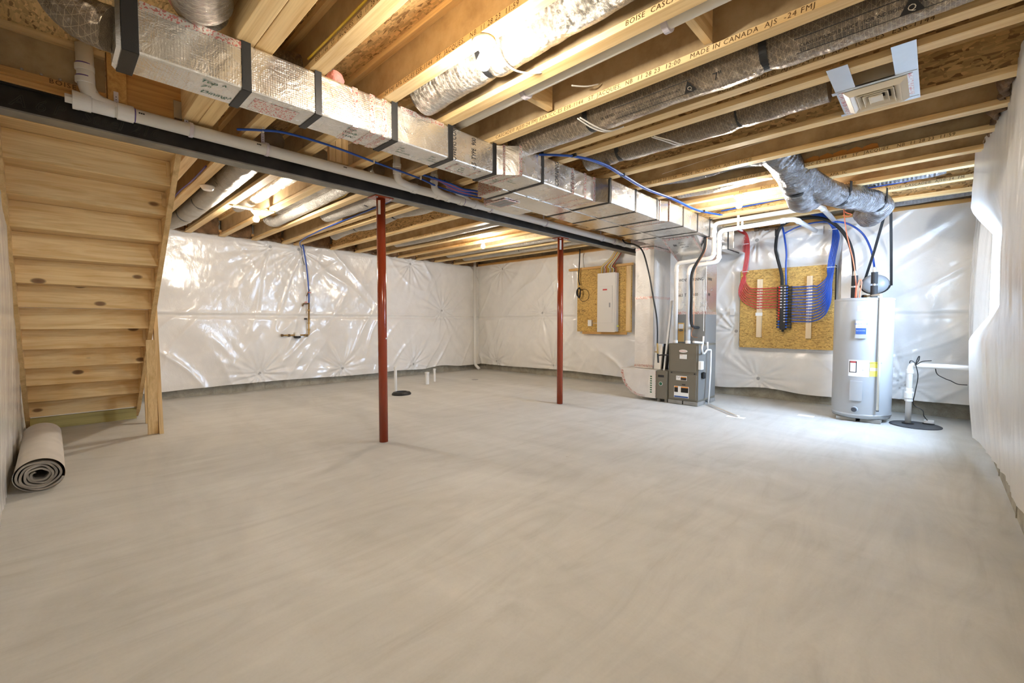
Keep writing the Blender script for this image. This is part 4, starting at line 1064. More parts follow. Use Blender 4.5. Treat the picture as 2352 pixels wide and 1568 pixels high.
# ================================================================== DRAIN PIPE ALONG THE BEAM
PX = -3.915
def pz(y): return 2.606 - .006 * max(0, y - 1.5)
dr = thing('drain_pipe', (PX, 3, 2.55), 'white plastic drain pipe slung along the side of the steel beam', 'pipe')
MB().tube([(PX, .20, pz(0)), (PX, 3.6, pz(3.6)), (PX, 7.2, pz(7.2))], .044, 24, 1).build('pipe', 'pvc', dr, smooth=True)
def sleeve(y0, y1, r=.051, par=dr): return MB().lathe([(.045, 0), (r, .002), (r, y1 - y0 - .002), (.045, y1 - y0)], (PX, y0, pz((y0 + y1) / 2)), 'y', 24).build('coupling', 'pvc', par, smooth=False)
sleeve(.165, .225, .053); sleeve(.225, .335, .0475); sleeve(.345, .43, .053)
MB().lathe([(.028, 0), (.028, .035)], (PX, .105, pz(0)), 'y', 8).build('cleanout_plug', 'pvc', dr); MB().lathe([(.055, 0), (.055, .03)], (PX, .138, pz(0)), 'y', 24).build('cleanout_cap', 'pvc', dr)
for y in (2.60, 2.90, 3.04, 3.22, 3.44, 6.55, 6.85): sleeve(y, y + .055)
def ring(y, mat='primer_purple'): MB().lathe([(.0448, 0), (.0452, .001), (.0452, .005), (.0448, .006)], (PX, y, pz(y)), 'y', 24).build('primer_ring', mat, dr)
for y in (.432, 2.46, 3.28, 6.5): ring(y)
for y in (.45, 1.16, 1.86): text('■■■', .012, (PX + .0445, y, pz(y) + .008), (0, 1, 0), (0, 0, 1), 'ink', dr, 'printed_mark')
MB().tube(rounded([(PX, .38, pz(0)), (PX, .24, 2.635), (PX, .205, 2.70), (PX, .20, 2.96)], .09, 8), .043, 24, 1).build('riser_pipe', 'pvc', dr, smooth=True)
for z in (2.722, 2.80): MB().lathe([(.043, 0), (.0475, .002), (.0475, .033), (.043, .035)], (PX, .20, z), 'z', 24).build('coupling', 'pvc', dr)
for z in (2.758, 2.836): MB().lathe([(.0438, 0), (.0442, .003), (.0438, .006)], (PX, .20, z), 'z', 24).build('primer_ring', 'primer_purple', dr)
for (y, ya) in ((2.66, 2.50), (3.13, 2.95)):
    vp = P(912 if y < 3 else 997, 385 if y < 3 else 420, 'x', -3.84)
    MB().tube(rounded([(PX, vp.y + .30, pz(y)), (-3.85, vp.y + .10, pz(y) - .005), (-3.84, vp.y, 2.615), (-3.84, vp.y, 2.95)], .065, 8), .035, 20, 1).build('branch_pipe', 'pvc', dr, smooth=True)
    for z in (2.665, 2.73): MB().lathe([(.036, 0), (.040, .002), (.040, .035), (.036, .037)], (-3.84, vp.y, z), 'z', 22).build('coupling', 'pvc', dr)
    MB().lathe([(.0375, 0), (.0435, .001), (.0435, .004), (.0375, .005)], (-3.84, vp.y, 2.70), 'z', 22).build('primer_ring', 'primer_purple', dr)
MB().tube([(PX + .005, 3.42, pz(3.4)), (PX + .01, 3.22, 2.66), (PX + .02, 3.12, 2.71)], .033, 20, 4).build('branch_pipe', 'pvc', dr, smooth=True)
for y in (.345, .72, 1.22, 3.68, 4.72, 6.15):
    h = thing('pipe_hanger', (PX, y, 2.55), {.345: 'white perforated hanger strap at the wye of the drain pipe', .72: 'lavender plastic hanger under the drain pipe, below the joist hanger', 1.22: 'lavender hanger on the drain pipe where the blue tube begins',
        3.68: 'hanger on the drain pipe just left of the return duct', 4.72: 'hanger on the drain pipe between return duct end and far red post', 6.15: 'last hanger on the drain pipe, near its far end'}[y], 'hanger', 'hangers of the drain pipe')
    if y > .5: MB().lathe([(.0445, 0), (.052, 0), (.052, .022), (.0445, .022)], (PX, y + .012, pz(y)), 'y', 24).build('clamp_ring', 'hanger_plastic', h)
    MB().box(PX - .009, y - .012, pz(y) + .03, PX - .006, y + .012, ZJ + .06).build('strap', 'hanger_plastic', h)
    for k in range(3): MB().lathe([(.003, 0), (.003, .001)], (PX - .006, y, pz(y) + .055 + k * .018), 'x', 8).build('strap_hole', 'ink', h)

# white pipe hung beside a joist
wp = thing('hung_pipe', (-1.2, 2.24, 2.70), 'long straight white pipe hung between joists right of the nearest bulb', 'pipe')
MB().tube([(-3.3, 2.205, 2.738), (-1.2, 2.20, 2.745), (.30, 2.20, 2.75)], .046, 24, 1).build('pipe', 'pvc_cream', wp, smooth=True)
for x in (-2.0, -1.04): 
    MB().lathe([(.047, 0), (.058, 0), (.058, .03), (.047, .03)], (x, 2.20, 2.742), 'x', 24).build('hanger_ring', 'hanger_plastic', wp)
    MB().box(x + .005, 2.195, 2.79, x + .025, 2.205, ZS - .002).build('hanger_strap', 'hanger_plastic', wp)
# downpipe at the back corner
dp = thing('downpipe', (-8.66, 7.68, 0), 'thin white vertical pipe left of the far corner, kicking out at the floor', 'pipe')
MB().tube(rounded([(-8.68, 7.66, 2.86), (-8.68, 7.66, .13), (-8.55, 7.70, .015)], .08), .038, 20, 1).build('pipe', 'pvc', dp, smooth=True)
for nm, px, py, ht, r_, lab in (('a', 909, 905, .47, .024, 'taller white stub pipe in the black rubber collar right of the near red post'), ('b', 981, 882, .24, .04, 'thick short white stub pipe, middle of the three on the floor'), ('c', 998, 876, .27, .023, 'thin short white stub pipe, rightmost of the three on the floor')):
    p = P(px, py, 'z', 0)
    s_ = thing('stub_pipe', p, lab, 'pipe', 'stub pipes through the floor')
    MB().lathe([(r_, 0), (r_, ht)], p, 'z', 22).build('pipe', 'pvc', s_, smooth=False)
    MB().lathe([(r_ + .004, ht - .035), (r_ + .006, ht - .03), (r_ + .006, ht), (r_ * .6, ht + .004)], p, 'z', 22).build('cap', 'pvc', s_)
p = P(920, 906, 'z', 0)
b = MB().lathe([(.17, 0), (.175, .02), (.15, .045), (.10, .055), (.09, .03)], p, 'z', 28); b.v = [(p.x + (x - p.x) * .85, p.y + (y - p.y) * .95 + .02, z) for x, y, z in b.v]
tag(b.build('rubber_collar', 'rubber_black', bevel=0), 'black rubber floor collar around the taller white stub pipe', 'collar')
p = P(1091, 871.5, 'z', 0); tag(MB().lathe([(.07, 0), (.075, .004), (.0, .005)], p, 'z', 24).build('floor_drain', 'cable_grey'), 'small round floor drain cover near the far corner', 'drain')
for px, py, dx, lab in ((1689, 958, .11, 'white tape square under the end of the condensate pipe'), (1851, 955, .09, 'small white tape square on the floor left of the water heater')):
    p = P(px, py, 'z', 0); tag(MB().box(p.x - dx, p.y - .05, .0005, p.x + dx, p.y + .06, .003).build('floor_tape', 'tape_white'), lab, 'tape', 'tape squares on the floor')

# ================================================================== TUBING
def tube(pts, r, mat, name, label, cat, group=None, smooth=6, seg=10, parent=None):
    o = MB().tube(pts, r, seg, smooth).build(name, mat, parent, smooth=True)
    if parent is None: tag(o, label, cat, group)
    return o
def Q(l, ax, v): return [P(a, c, ax, v) for a, c in l]
bl = tube(Q([(545, 297), (600, 299), (660, 306), (760, 335), (860, 372), (960, 408), (1005, 428), (1060, 446), (1105, 455)], 'z', 2.650), .009, 'pex_blue', 'water_tube', 'single blue water tube sagging below the joists above the drain pipe', 'tube')
for px, py in ((604, 300), (858, 371), (966, 409)):
    c = P(px, py, 'z', 2.650); MB().box(c.x - .004, c.y - .006, 2.635, c.x + .012, c.y + .006, 2.669).build('clip', 'cable_white', bl)
for k in range(6):
    mat = 'pex_red' if k in (1, 4) else 'pex_blue'
    off = Vector((.016 * (k % 3), 0, -.022 * (k // 3)))
    pts = [P(960 + 12 * k, 398 + 3 * k, 'z', 2.70), P(1030, 420 + 2 * k, 'z', 2.64), P(1065, 434 + 2 * k, 'z', 2.635), Vector((-3.62 - .012 * k, 3.35, 2.64)), Vector((-3.62 - .012 * k, 4.4, 2.63)), Vector((-3.60 - .012 * k, 5.3, 2.635)), Vector((-3.60 - .010 * k, 6.2, 2.62)), Vector((-3.64 + .01 * k, 6.9, 2.60)), Vector((-3.64 + .01 * k, 7.6, 2.62))]
    tube(pts[:3] + [p + off for p in pts[3:]], .0105, mat, 'water_tube', ['topmost', 'second', 'third', 'fourth', 'fifth', 'lowest'][k] + (' (red)' if mat == 'pex_red' else ' (blue)') + ' tube of the bundle between drain pipe and return duct', 'tube', 'tube bundle along the beam')
for k in range(2):
    o = tube([p + Vector((.018 * k, .01 * k, -.004)) for p in Q([(1238, 354), (1315, 358), (1380, 375), (1430, 403), (1480, 432), (1545, 457), (1600, 482), (1655, 493)], 'z', 2.650)], .009, 'pex_blue', 'water_tube', ['left', 'right'][k] + ' one of two blue tubes running under the joists over the foil duct', 'tube', 'pair of blue tubes over the duct')
    if k == 0:
        for px, py in ((1316, 357), (1428, 402), (1537, 455), (1613, 485)):
            c = P(px, py, 'z', 2.650); MB().box(c.x - .014, c.y - .008, 2.636, c.x + .034, c.y + .008, 2.662).build('clip', 'strap_black', o)
# cords and lines in the bays
tube([(-1.25, 5.80, 2.79), (-.8, 5.78, 2.78), (-.3, 5.76, 2.79), (.1, 5.70, 2.82), (.25, 5.6, 2.86)], .009, 'pex_red', 'water_tube', 'red tube in the bay above the bent grey ducts on the right', 'tube')
tube([(-.85, 6.38, 2.73), (-.3, 6.37, 2.73), (-.05, 6.34, 2.75), (.2, 6.22, 2.80)], .010, 'pex_blue', 'water_tube', 'blue tube curving beside the blue-grey duct near the right wall', 'tube')
tube([(-1.35, 5.60, 2.84), (-.9, 5.58, 2.83), (-.5, 5.57, 2.84), (-.25, 5.52, 2.88)], .007, 'cable_yellow', 'electrical_cable', 'yellow cable stapled along the joist web on the right', 'cable')
tube([(-2.62, 1.06, 2.716), (-2.2, 1.062, 2.715), (-1.7, 1.06, 2.718), (-1.2, 1.058, 2.722), (-.4, 1.06, 2.72)], .006, 'cable_yellow', 'electrical_cable', 'yellow cable lying along the flange of the joist by the doubled lumber', 'cable')
tube([(-1.72, 1.66, 2.69), (-1.76, 1.75, 2.665), (-1.76, 1.86, 2.645), (-1.72, 1.98, 2.66), (-1.66, 2.08, 2.70)], .005, 'cable_white', 'electrical_cable', 'white cord crossing under the silver duct by the nearest bulb', 'cable')
tube([(-1.71, 2.33, 2.72), (-1.66, 2.42, 2.73), (-1.62, 2.50, 2.76)], .0045, 'cable_white', 'electrical_cable', 'white cord hanging from the joist web between white pipe and stamped joist', 'cable')
for k in range(2): tube([(-1.87 + .02 * k, 2.62, 2.66), (-1.83 + .03 * k, 2.75, 2.622), (-1.78 + .02 * k, 2.86, 2.615), (-1.70, 2.96, 2.66)], .005, 'cable_white', 'electrical_cable', ['left', 'right'][k] + ' strand of white cord under the largest brown duct', 'cable', 'white cord strands under the brown duct')
for k in range(2): tube([(-1.66 + .02 * k, 3.32, 2.68), (-1.60 + .03 * k, 3.44, 2.665), (-1.56 + .03 * k, 3.56, 2.66), (-1.52 + .02 * k, 3.70, 2.70)], .005, 'cable_white', 'electrical_cable', ['left', 'right'][k] + ' strand of white cord under the duct to the register', 'cable', 'white cord strands under the register duct')
tube([(-2.1, 4.44, 2.76), (-1.6, 4.44, 2.80), (-1.0, 4.44, 2.84), (-.3, 4.44, 2.85), (.2, 4.44, 2.84)], .003, 'cable_white', 'electrical_cable', 'thin tan cord stapled to the joist web right of the register', 'cable')
tube([(-1.75, 3.98, 2.70), (-1.70, 4.10, 2.72), (-1.66, 4.22, 2.77)], .0045, 'cable_white', 'electrical_cable', 'white cord poking through a joist web left of the tan cord', 'cable')
tube([(-1.25, 5.45, 2.80), (-.8, 5.45, 2.83), (-.3, 5.45, 2.82), (.2, 5.45, 2.86)], .003, 'cable_white', 'electrical_cable', 'thin tan cord on the joist web beside the stamped joist near the bent ducts', 'cable')
tube([(-5.0, 1.06, 2.69), (-5.6, 1.06, 2.685), (-6.2, 1.055, 2.70), (-6.9, 1.06, 2.69), (-7.6, 1.06, 2.70)], .008, 'primer_purple', 'water_tube', 'purple-blue tube along the joist above the stair stringer', 'tube')
tube([(-4.3, 2.92, 2.74), (-5.2, 2.94, 2.70), (-6.2, 2.95, 2.68), (-7.2, 2.99, 2.665), (-8.1, 3.10, 2.66), (-8.55, 3.25, 2.66), (-8.70, 3.33, 2.64)], .010, 'pex_blue', 'water_tube', 'blue tube running under the joists to the brass water meter', 'tube')
tube([(-4.3, 2.62, 2.80), (-4.9, 2.66, 2.75), (-5.4, 2.64, 2.72), (-5.9, 2.60, 2.78)], .008, 'pex_red', 'water_tube', 'red tube sagging left of the near red post top', 'tube')
tube([(-4.3, 2.20, 2.74), (-5.0, 2.44, 2.72), (-5.5, 2.46, 2.73), (-6.1, 2.48, 2.78)], .006, 'cable_yellow', 'electrical_cable', 'yellow cable looping left of the near red post top', 'cable')
tube([(-2.26, 5.62, 2.74), (-1.7, 5.62, 2.73), (-1.2, 5.62, 2.75)], .008, 'pex_red', 'water_tube', 'red tube in the bay just behind the white-pipe bulb', 'tube')
tube([(-2.1, 6.2, 2.70), (-1.6, 6.2, 2.715), (-1.0, 6.2, 2.74)], .008, 'pex_blue', 'water_tube', 'blue tube above the upper white vent pipe', 'tube')
tube([(-2.1, 6.7, 2.69), (-1.6, 6.7, 2.69), (-1.0, 6.72, 2.70)], .012, 'bronze_dark', 'gas_pipe', 'dark threaded gas pipe above the white vent pipes', 'pipe')

# ================================================================== VENT PIPES OF THE FURNACE
va = P(1551, 787, 'y', 6.60); vb = P(1580, 787, 'y', 6.60)
def vent(bx, zc, rx, zr, ex, yend, zend, y, label, par=None):
    r = thing('vent_pipe', (bx, y, .91), label, 'pipe', 'white vent pipes of the furnace')
    pts = [(bx, y, .912), (bx, y, zc), (rx, y, zc + .03), (rx, y, zr), (ex, y, zr + .02)]
    R_ = .030
    MB().tube(rounded(pts, .075, 8), R_, 22, 1).build('pipe', 'pvc', r, smooth=True)
    MB().tube(rounded([(ex - .02, y, zr + .02), (ex + .05, y + .03, zr + .022), (ex + .07, y + .12, zr + .02), (ex + .07, yend, zend)], .05, 6), R_, 22, 1).build('wall_run', 'pvc', r, smooth=True)
    for p, a in (((bx, y, .912), 'z'), ((bx, y, zc - .13), 'z'), ((rx, y, zr - .13), 'z'), ((rx, y, zc + .07), 'z')): MB().lathe([(R_, 0), (R_ + .006, .002), (R_ + .006, .04), (R_, .042)], p, a, 22).build('coupling', 'pvc', r)
    MB().lathe([(R_, 0), (R_ + .006, .002), (R_ + .006, .05), (R_, .052)], (ex - .09, y, zr + .018), 'x', 22).build('coupling', 'pvc', r)
    MB().lathe([(R_, 0), (R_ + .006, .002), (R_ + .006, .05), (R_, .052)], (ex + .07, y + .14, zr + .02), 'y', 22).build('coupling', 'pvc', r)
    MB().lathe([(R_ + .001, 0), (R_ + .0015, .004), (R_ + .001, .008)], (ex + .07, y + .195, zr + .02), 'y', 22).build('primer_ring', 'primer_purple', r)
    MB().box(ex + .02, yend - .01, zend - .06, ex + .16, yend + .01, zend + .06).build('wall_flange', 'label_white', r)
    MB().lathe([(R_ + .004, 0), (R_ + .006, .01), (R_ + .004, .02)], (bx, y, .912), 'z', 20).build('rubber_boot', 'rubber_black', r)
    return r
vent(va.x, P(1551, 605, 'y', 6.6).z, P(1640, 560, 'y', 6.6).x, P(1690, 506, 'y', 6.6).z, P(1880, 478, 'y', 6.6).x - .05, 7.84, 2.64, 6.6, 'upper of the two white vent pipes rising left to right behind the other')
y = 6.52
vent(P(1580, 787, 'y', y).x, P(1580, 612, 'y', y).z, P(1652, 560, 'y', y).x, P(1690, 525, 'y', y).z, P(1822, 502, 'y', y).x - .05, 7.84, 2.57, y, 'lower of the two white vent pipes, in front, ending by the black hose')
c = P(1700, 512, 'y', 6.56); tag(MB().box(c.x - .012, 6.47, c.z - .09, c.x + .012, 6.49, ZJ).box(c.x - .012, 6.64, c.z - .04, c.x + .012, 6.66, ZJ).box(c.x - .012, 6.47, c.z - .10, c.x + .012, 6.66, c.z - .09).build('pipe_hanger', 'label_white'), 'white bracket holding up both vent pipes below the bulb', 'hanger')

# black insulated refrigerant line, gas hose, condensate
y = 6.50
tube(Q([(1655, 492), (1630, 505), (1621, 530), (1617, 575), (1590, 625), (1588, 680), (1587, 735), (1592, 750)], 'y', 6.46) + [P(1604, 752, 'y', 6.72)], .020, 'foam_black', 'insulated_line', 'thick black foam-covered line hanging in front of the vent pipes', 'pipe', smooth=8, seg=14)
tube(Q([(1622, 520), (1622, 570), (1598, 620), (1594, 700), (1593, 745), (1588, 770), (1602, 775)], 'y', 6.445), .004, 'copper', 'copper_line', 'thin copper line beside the black foam-covered line', 'pipe')
tube(Q([(1430, 550), (1437, 558), (1458, 562), (1476, 577), (1490, 625), (1500, 680), (1509, 735), (1510, 790)], 'y', 6.44), .012, 'cable_black', 'gas_hose', 'black corrugated gas hose curving down in front of the foil shaft', 'hose', smooth=8, seg=12)
g = thing('gas_valve', P(1511, 830, 'y', 6.44), 'brass gas shutoff valve and black fittings left of the furnace', 'valve')
p0, p1, p2 = P(1510, 788, 'y', 6.44), P(1511, 812, 'y', 6.44), P(1512, 833, 'y', 6.44)
MB().cyl(p0, p1, .014, 12).build('valve_body', 'brass', g); MB().cyl(p1, p2, .013, 12).build('drip_leg', 'rubber_black', g)
MB().box(p1.x - .04, 6.42, p1.z + .02, p1.x, 6.43, p1.z + .035).build('lever', 'brass', g)
MB().tube(Q([(1512, 816), (1520, 815), (1535, 815)], 'y', 6.46), .010, 10, 2).build('branch', 'rubber_black', g, smooth=True)
for k, (px0, px1, lab, m_) in enumerate(((1503, 1519, 'white box leaning on the filter cabinet beside the gas valve', 'label_white'), (1521, 1534, 'black gridded filter standing on the filter cabinet', 'rubber_black'))):
    a, c = P(px0, 848, 'y', 6.62 + .1 * k), P(px1, 790, 'y', 6.62 + .1 * k)
    tag(MB().prism([(a.x, 6.6 + .1 * k, .489), (c.x, 6.6 + .1 * k, .489), (c.x, 6.66 + .1 * k, c.z), (a.x, 6.66 + .1 * k, c.z)], (0, .045, 0)).build('air_filter', m_), lab, 'filter', 'filters stored beside the furnace')
a = P(1526, 848, 'y', 6.55); c = P(1541, 690, 'y', 6.68); tag(MB().prism([(a.x - .012, 6.53, .489), (a.x + .012, 6.53, .489), (c.x + .02, 6.7, c.z), (c.x - .012, 6.7, c.z)], (0, .03, 0)).build('metal_strip', 'steel_light'), 'long pale metal strip leaning against the foil shaft', 'strip')
cd = thing('condensate_pipe', P(1625, 930, 'x', -2.40), 'thin white condensate pipes and trap on the right side of the furnace', 'pipe')
X = -2.40
MB().tube(rounded(Q([(1628, 790), (1634, 788), (1634, 845), (1628, 930)], 'x', X)[0:0] + [P(1614, 810, 'x', X), P(1618, 812, 'x', X), P(1624, 803, 'x', X), P(1633, 803, 'x', X), P(1632, 850, 'x', X), P(1627, 925, 'x', X)], .02, 5), .012, 14, 1).build('drop', 'pvc', cd, smooth=True)
MB().tube(rounded([P(1616, 772, 'x', X), P(1615, 786, 'x', X), P(1612, 800, 'x', X), P(1614, 810, 'x', X)], .02, 4), .013, 14, 1).build('trap', 'pvc', cd, smooth=True)
MB().tube([P(1593, 785, 'x', -2.42), P(1614, 787, 'x', X)], .015, 14, 1).build('inlet', 'pvc', cd, smooth=True)
MB().tube([P(1625, 785, 'x', X), P(1625, 803, 'x', X)], .013, 14, 1).build('vent_stub', 'pvc', cd, smooth=True)
q0 = P(1627, 925, 'x', X); q1 = P(1694, 955, 'z', .02)
MB().tube(rounded([q0, Vector((q0.x, q0.y, .02)), q1, q1 + Vector((0, .05, -.012))], .03, 5), .012, 14, 1).build('floor_run', 'pvc', cd, smooth=True)
MB().tube([P(1616, 450 + 310, 'x', X), P(1617, 700, 'x', X), P(1617, 640, 'x', X)], .004, 8, 1).build('white_cord', 'cable_white', cd)
pb = thing('condensate_pump', P(1615, 860, 'x', -2.42), 'small black and white switch and pump on the furnace side', 'pump')
c = P(1612, 845, 'x', -2.44); MB().box(-2.465, c.y - .07, c.z - .02, -2.42, c.y + .02, c.z + .10).build('junction_box', 'label_white', pb, bevel=.003)
c = P(1616, 862, 'x', -2.44); MB().lathe([(.01, -.05), (.028, -.04), (.028, .04), (.01, .05)], (-2.44, c.y, c.z), 'z', 14).build('body', 'rubber_black', pb)

# ================================================================== MANIFOLD BOARD
BY = 7.84
bd = thing('plywood_board', (-1.7, BY, .82), 'square particle board panel on the film carrying the red and blue tubes', 'board')
MB().box(-2.33, BY, .82, -1.07, BY + .015, 2.065).build('panel', 'osb_board', bd)
MB().box(-2.34, BY + .016, .84, -1.06, BY + .06, 2.05).build('backing', 'dark_inside', bd)
for px0, px1, y0, y1, lab in ((1737, 1752, 641, 774, 'left pale wood strip on the tubing board'), (1850, 1867, 633, 777, 'right pale wood strip on the tubing board')):
    a = P(px0, y1, 'y', BY - .02); c = P(px1, y0, 'y', BY - .02)
    tag(MB().box(a.x, BY - .037, a.z, c.x, BY - .001, c.z).build('wood_strip', 'pine_strip', bevel=.002), lab, 'strip', 'pale wood strips on the tubing board')
a = P(1735, 725, 'y', BY - .04); tag(MB().box(a.x, BY - .040, a.z, a.x + .10, BY - .0375, a.z + .05).build('paper_tag', 'label_white'), 'small white paper tag on the left pale strip', 'tag')
mf = thing('manifold', P(1799, 755, 'y', BY - .05), 'black plastic water manifold block with red and blue valves', 'manifold')
m0, m1 = P(1791, 757, 'y', BY - .06), P(1807, 657, 'y', BY - .06); cx_ = (m0.x + m1.x) / 2
MB().box(m0.x, BY - .09, m0.z, m1.x, BY - .02, m1.z).build('body', 'fitting_black', mf, bevel=.006)
MB().box(cx_ - .002, BY - .093, m0.z + .02, cx_ + .002, BY - .09, m1.z - .01).build('groove', 'rubber_black', mf)
MB().cyl((cx_, BY - .055, m0.z - .03), (cx_, BY - .055, m0.z), .018, 16).build('end_plug', 'fitting_black', mf); MB().cyl((cx_, BY - .055, m0.z - .05), (cx_, BY - .055, m0.z - .03), .010, 12).build('brass_tip', 'brass', mf)
rowz = [P(1799, yy, 'y', BY - .06).z for yy in (660, 751)]
zr = lambda k: rowz[0] + (rowz[1] - rowz[0]) * k / 14.0
for k in range(15):
    z = zr(k)
    for s_ in (-1, 1):
        x0 = (m0.x if s_ < 0 else m1.x); red = s_ < 0 and k < 12
        po = MB().cyl((x0, BY - .05, z), (x0 + s_ * .05, BY - .05, z), .013, 12).build('port', 'fitting_black', mf)
        MB().lathe([(.014, 0), (.014, .012), (.006, .02)], (x0 + s_ * .012, BY - .085, z), (0, -1, 0), 10).build('valve_button', 'button_red' if red else 'button_blue', po)
        if s_ > 0: MB().lathe([(.019, 0), (.019, .02)], (x0 + .052, BY - .05, z), 'x', 10).build('ring_nut', 'fitting_black', po)
        if (s_ < 0 and k < 8) or (s_ > 0 and k < 13): MB().box(cx_ + s_ * .012, BY - .0925, z - .006, cx_ + s_ * .045, BY - .0905, z + .006).build('port_label', 'label_white', mf)
MB().box(m0.x - .02, BY - .07, m1.z - .01, m1.x + .02, BY - .03, m1.z + .015).build('top_bar', 'fitting_black', mf)
ordn = ['topmost', 'second', 'third', 'fourth', 'fifth', 'sixth', 'seventh', 'eighth', 'ninth', 'tenth', 'eleventh', 'twelfth', 'lowest']
YT = BY - .052
for k in range(8):
    z = zr(k)
    jx, jz = (k % 4) * .016, (k // 4) * .018
    nt_ = P(1745, 662, 'y', YT).x
    pts = [Vector((m0.x - .045, YT, z)), Vector((nt_ + .05, YT, z - .002)), Vector((nt_ - .06, YT, z + .004)), P(1722 - 2.0 * k, 661 + k * 4.5, 'y', YT - .005), P(1712.5 - 2.2 * k, 648 + k * 3.4, 'y', YT - .01)]
    pts += [P(1706 + 2.4 * (7 - k) * .9 if k > 3 else 1709 + 1.2 * (3 - k), 637, 'y', YT - .012)] if k < 5 else [P(1704.5 + (7 - k) * 1.4, 640, 'y', YT - .012)]
    for px, py in ((1711, 624), (1716, 590), (1717, 560), (1712, 540), (1700, 528), (1684, 520)):
        c = P(px, py, 'y', YT - .02); pts.append(c + Vector((jx - .026, jz - .01, (jz - .01) * (1 if py < 545 else 0))))
    o = tube(pts, .0085, 'pex_red', 'water_tube', (ordn[k] if k < 7 else 'lowest') + ' of the eight red tubes leaving the manifold to the left', 'tube', 'red tubes on the manifold', smooth=6, seg=8)
for k in range(13):
    z = zr(k); jx, jz = (k % 5) * .017, (k // 5) * .020
    nt_ = P(1858, 662, 'y', YT).x
    f_ = k / 12
    pts = [Vector((m1.x + .055, YT, z)), Vector((nt_ - .05, YT, z - .002)), Vector((nt_ + .06, YT, z + .003)),
           P(1878 + 8 * f_, 655 + 73 * f_ + 1.5, 'y', YT - .004), P(1893 + 8 * f_, 645 + 66 * f_, 'y', YT - .008), P(1901 + 8.5 * f_, 633 + 44 * f_, 'y', YT - .012)]
    for px, py in ((1908, 618), (1912, 590), (1918, 560), (1920, 540), (1915, 520), (1902, 504), (1882, 494), (1862, 486)):
        c = P(px, py, 'y', YT - .02); hz = 1 if py < 525 else 0
        pts.append(c + Vector(((jx - .034) * (1 - hz) + (jx - .034) * .3 * hz, jz - .02, (jx - .034) * .8 * hz)))
    tube(pts, .0088, 'pex_blue', 'water_tube', ordn[k] + ' of the thirteen blue tubes leaving the manifold to the right', 'tube', 'blue tubes on the manifold', smooth=6, seg=8)
for k, (px, py, w_, lab) in enumerate(((1711.5, 624, .085, 'white tie low around the red tube bundle'), (1715, 560.5, .075, 'white tie high around the red tube bundle'), (1909.5, 613.5, .11, 'white tie low around the blue tube bundle'), (1915, 527, .10, 'white tie high around the blue tube bundle'))):
    c = P(px, py, 'y', YT - .02)
    tag(MB().box(c.x - w_ / 2, YT - .05, c.z - .004, c.x + w_ / 2, YT - .046, c.z + .004).box(c.x - w_ / 2, YT - .05, c.z - .004, c.x - w_ / 2 + .003, YT + .02, c.z + .004).box(c.x + w_ / 2 - .003, YT - .05, c.z - .004, c.x + w_ / 2, YT + .02, c.z + .004).build('cable_tie', 'label_white'), lab, 'tie', 'ties on the tube bundles')
for nt_px, n_, lab in ((1745, 8, 'notched clip rail holding the red tubes on the left strip'), (1857, 13, 'notched clip rail holding the blue tubes on the right strip')):
    x = P(nt_px, 700, 'y', BY - .06).x; b = MB()
    for k in range(n_): b.box(x - .006, YT - .012, zr(k) - .016, x + .006, BY - .037, zr(k) - .009)
    b.box(x - .004, BY - .045, zr(n_ - 1) - .03, x + .004, BY - .037, zr(0) + .02)
    tag(b.build('clip_rail', 'cable_white'), lab, 'rail', 'clip rails on the tubing board')
# supply loops
yh = 7.70
tube([(cx_ - .025, BY - .06, m1.z + .02)] + Q([(1795, 630), (1785, 590), (1781.5, 568)], 'y', BY - .07) + Q([(1788, 530), (1808, 510), (1850, 500), (1888, 502), (1919, 516), (1944, 544), (1957, 578), (1961, 612)], 'y', 7.55) + [P(1963, 640, 'y', 7.2)], .022, 'foam_black', 'insulated_pipe', 'thick black foam-covered hot pipe arching from manifold to water heater', 'pipe', smooth=8, seg=16)
tube([(cx_ + .03, BY - .06, m1.z + .02)] + Q([(1805, 610), (1806, 580), (1801, 540), (1795, 515), (1786, 500)], 'y', BY - .08), .013, 'pex_blue', 'water_tube', 'blue tube rising from the manifold top beside the black foam-covered pipe', 'tube', smooth=8)
tube(Q([(1802, 536), (1830, 522), (1865, 512)], 'y', BY - .08) + Q([(1905, 509), (1945, 513), (1980, 535), (2000, 572), (2008, 612)], 'y', 7.55) + [P(2008, 628, 'y', 7.12)], .012, 'pex_blue', 'water_tube', 'blue tube arching over to the right fitting of the water heater', 'tube', smooth=8)
tube(Q([(1938, 478), (1942, 520), (1950, 560), (1960, 600), (1966, 650), (1964, 684)], 'y', 7.0), .006, 'cable_orange', 'electrical_cable', 'orange cable dropping to the water heater along the black pipe', 'cable')
tube(Q([(1967, 684), (1970, 655), (1976, 642), (1979, 650), (1974, 684)], 'y', 6.98), .006, 'cable_orange', 'electrical_cable', 'orange cable loop on top of the water heater', 'cable')
tube(Q([(1938, 480), (1943, 488), (1955, 492), (1948, 497), (1936, 494)], 'y', 7.1), .006, 'cable_orange', 'electrical_cable', 'small coil of orange cable just below the bent grey duct', 'cable')
gp = thing('gas_pipe', P(1770, 525, 'y', 7.75), 'dark threaded gas pipe with tee along the top of the film behind the vent pipes', 'pipe')
c0, c1 = P(1735, 527, 'y', 7.75), P(1795, 522, 'y', 7.75); MB().cyl(c0, c1, .022, 14).build('pipe', 'bronze_dark', gp, smooth=True)
for t in (.05, .45, .9): c = c0.lerp(c1, t); MB().cyl(c - Vector((.03, 0, 0)), c + Vector((.03, 0, 0)), .032, 12).build('coupling', 'bronze_dark', gp)
c = c0.lerp(c1, .8); MB().cyl(c, c - Vector((0, 0, .12)), .016, 12).build('drip_leg', 'rubber_black', gp)
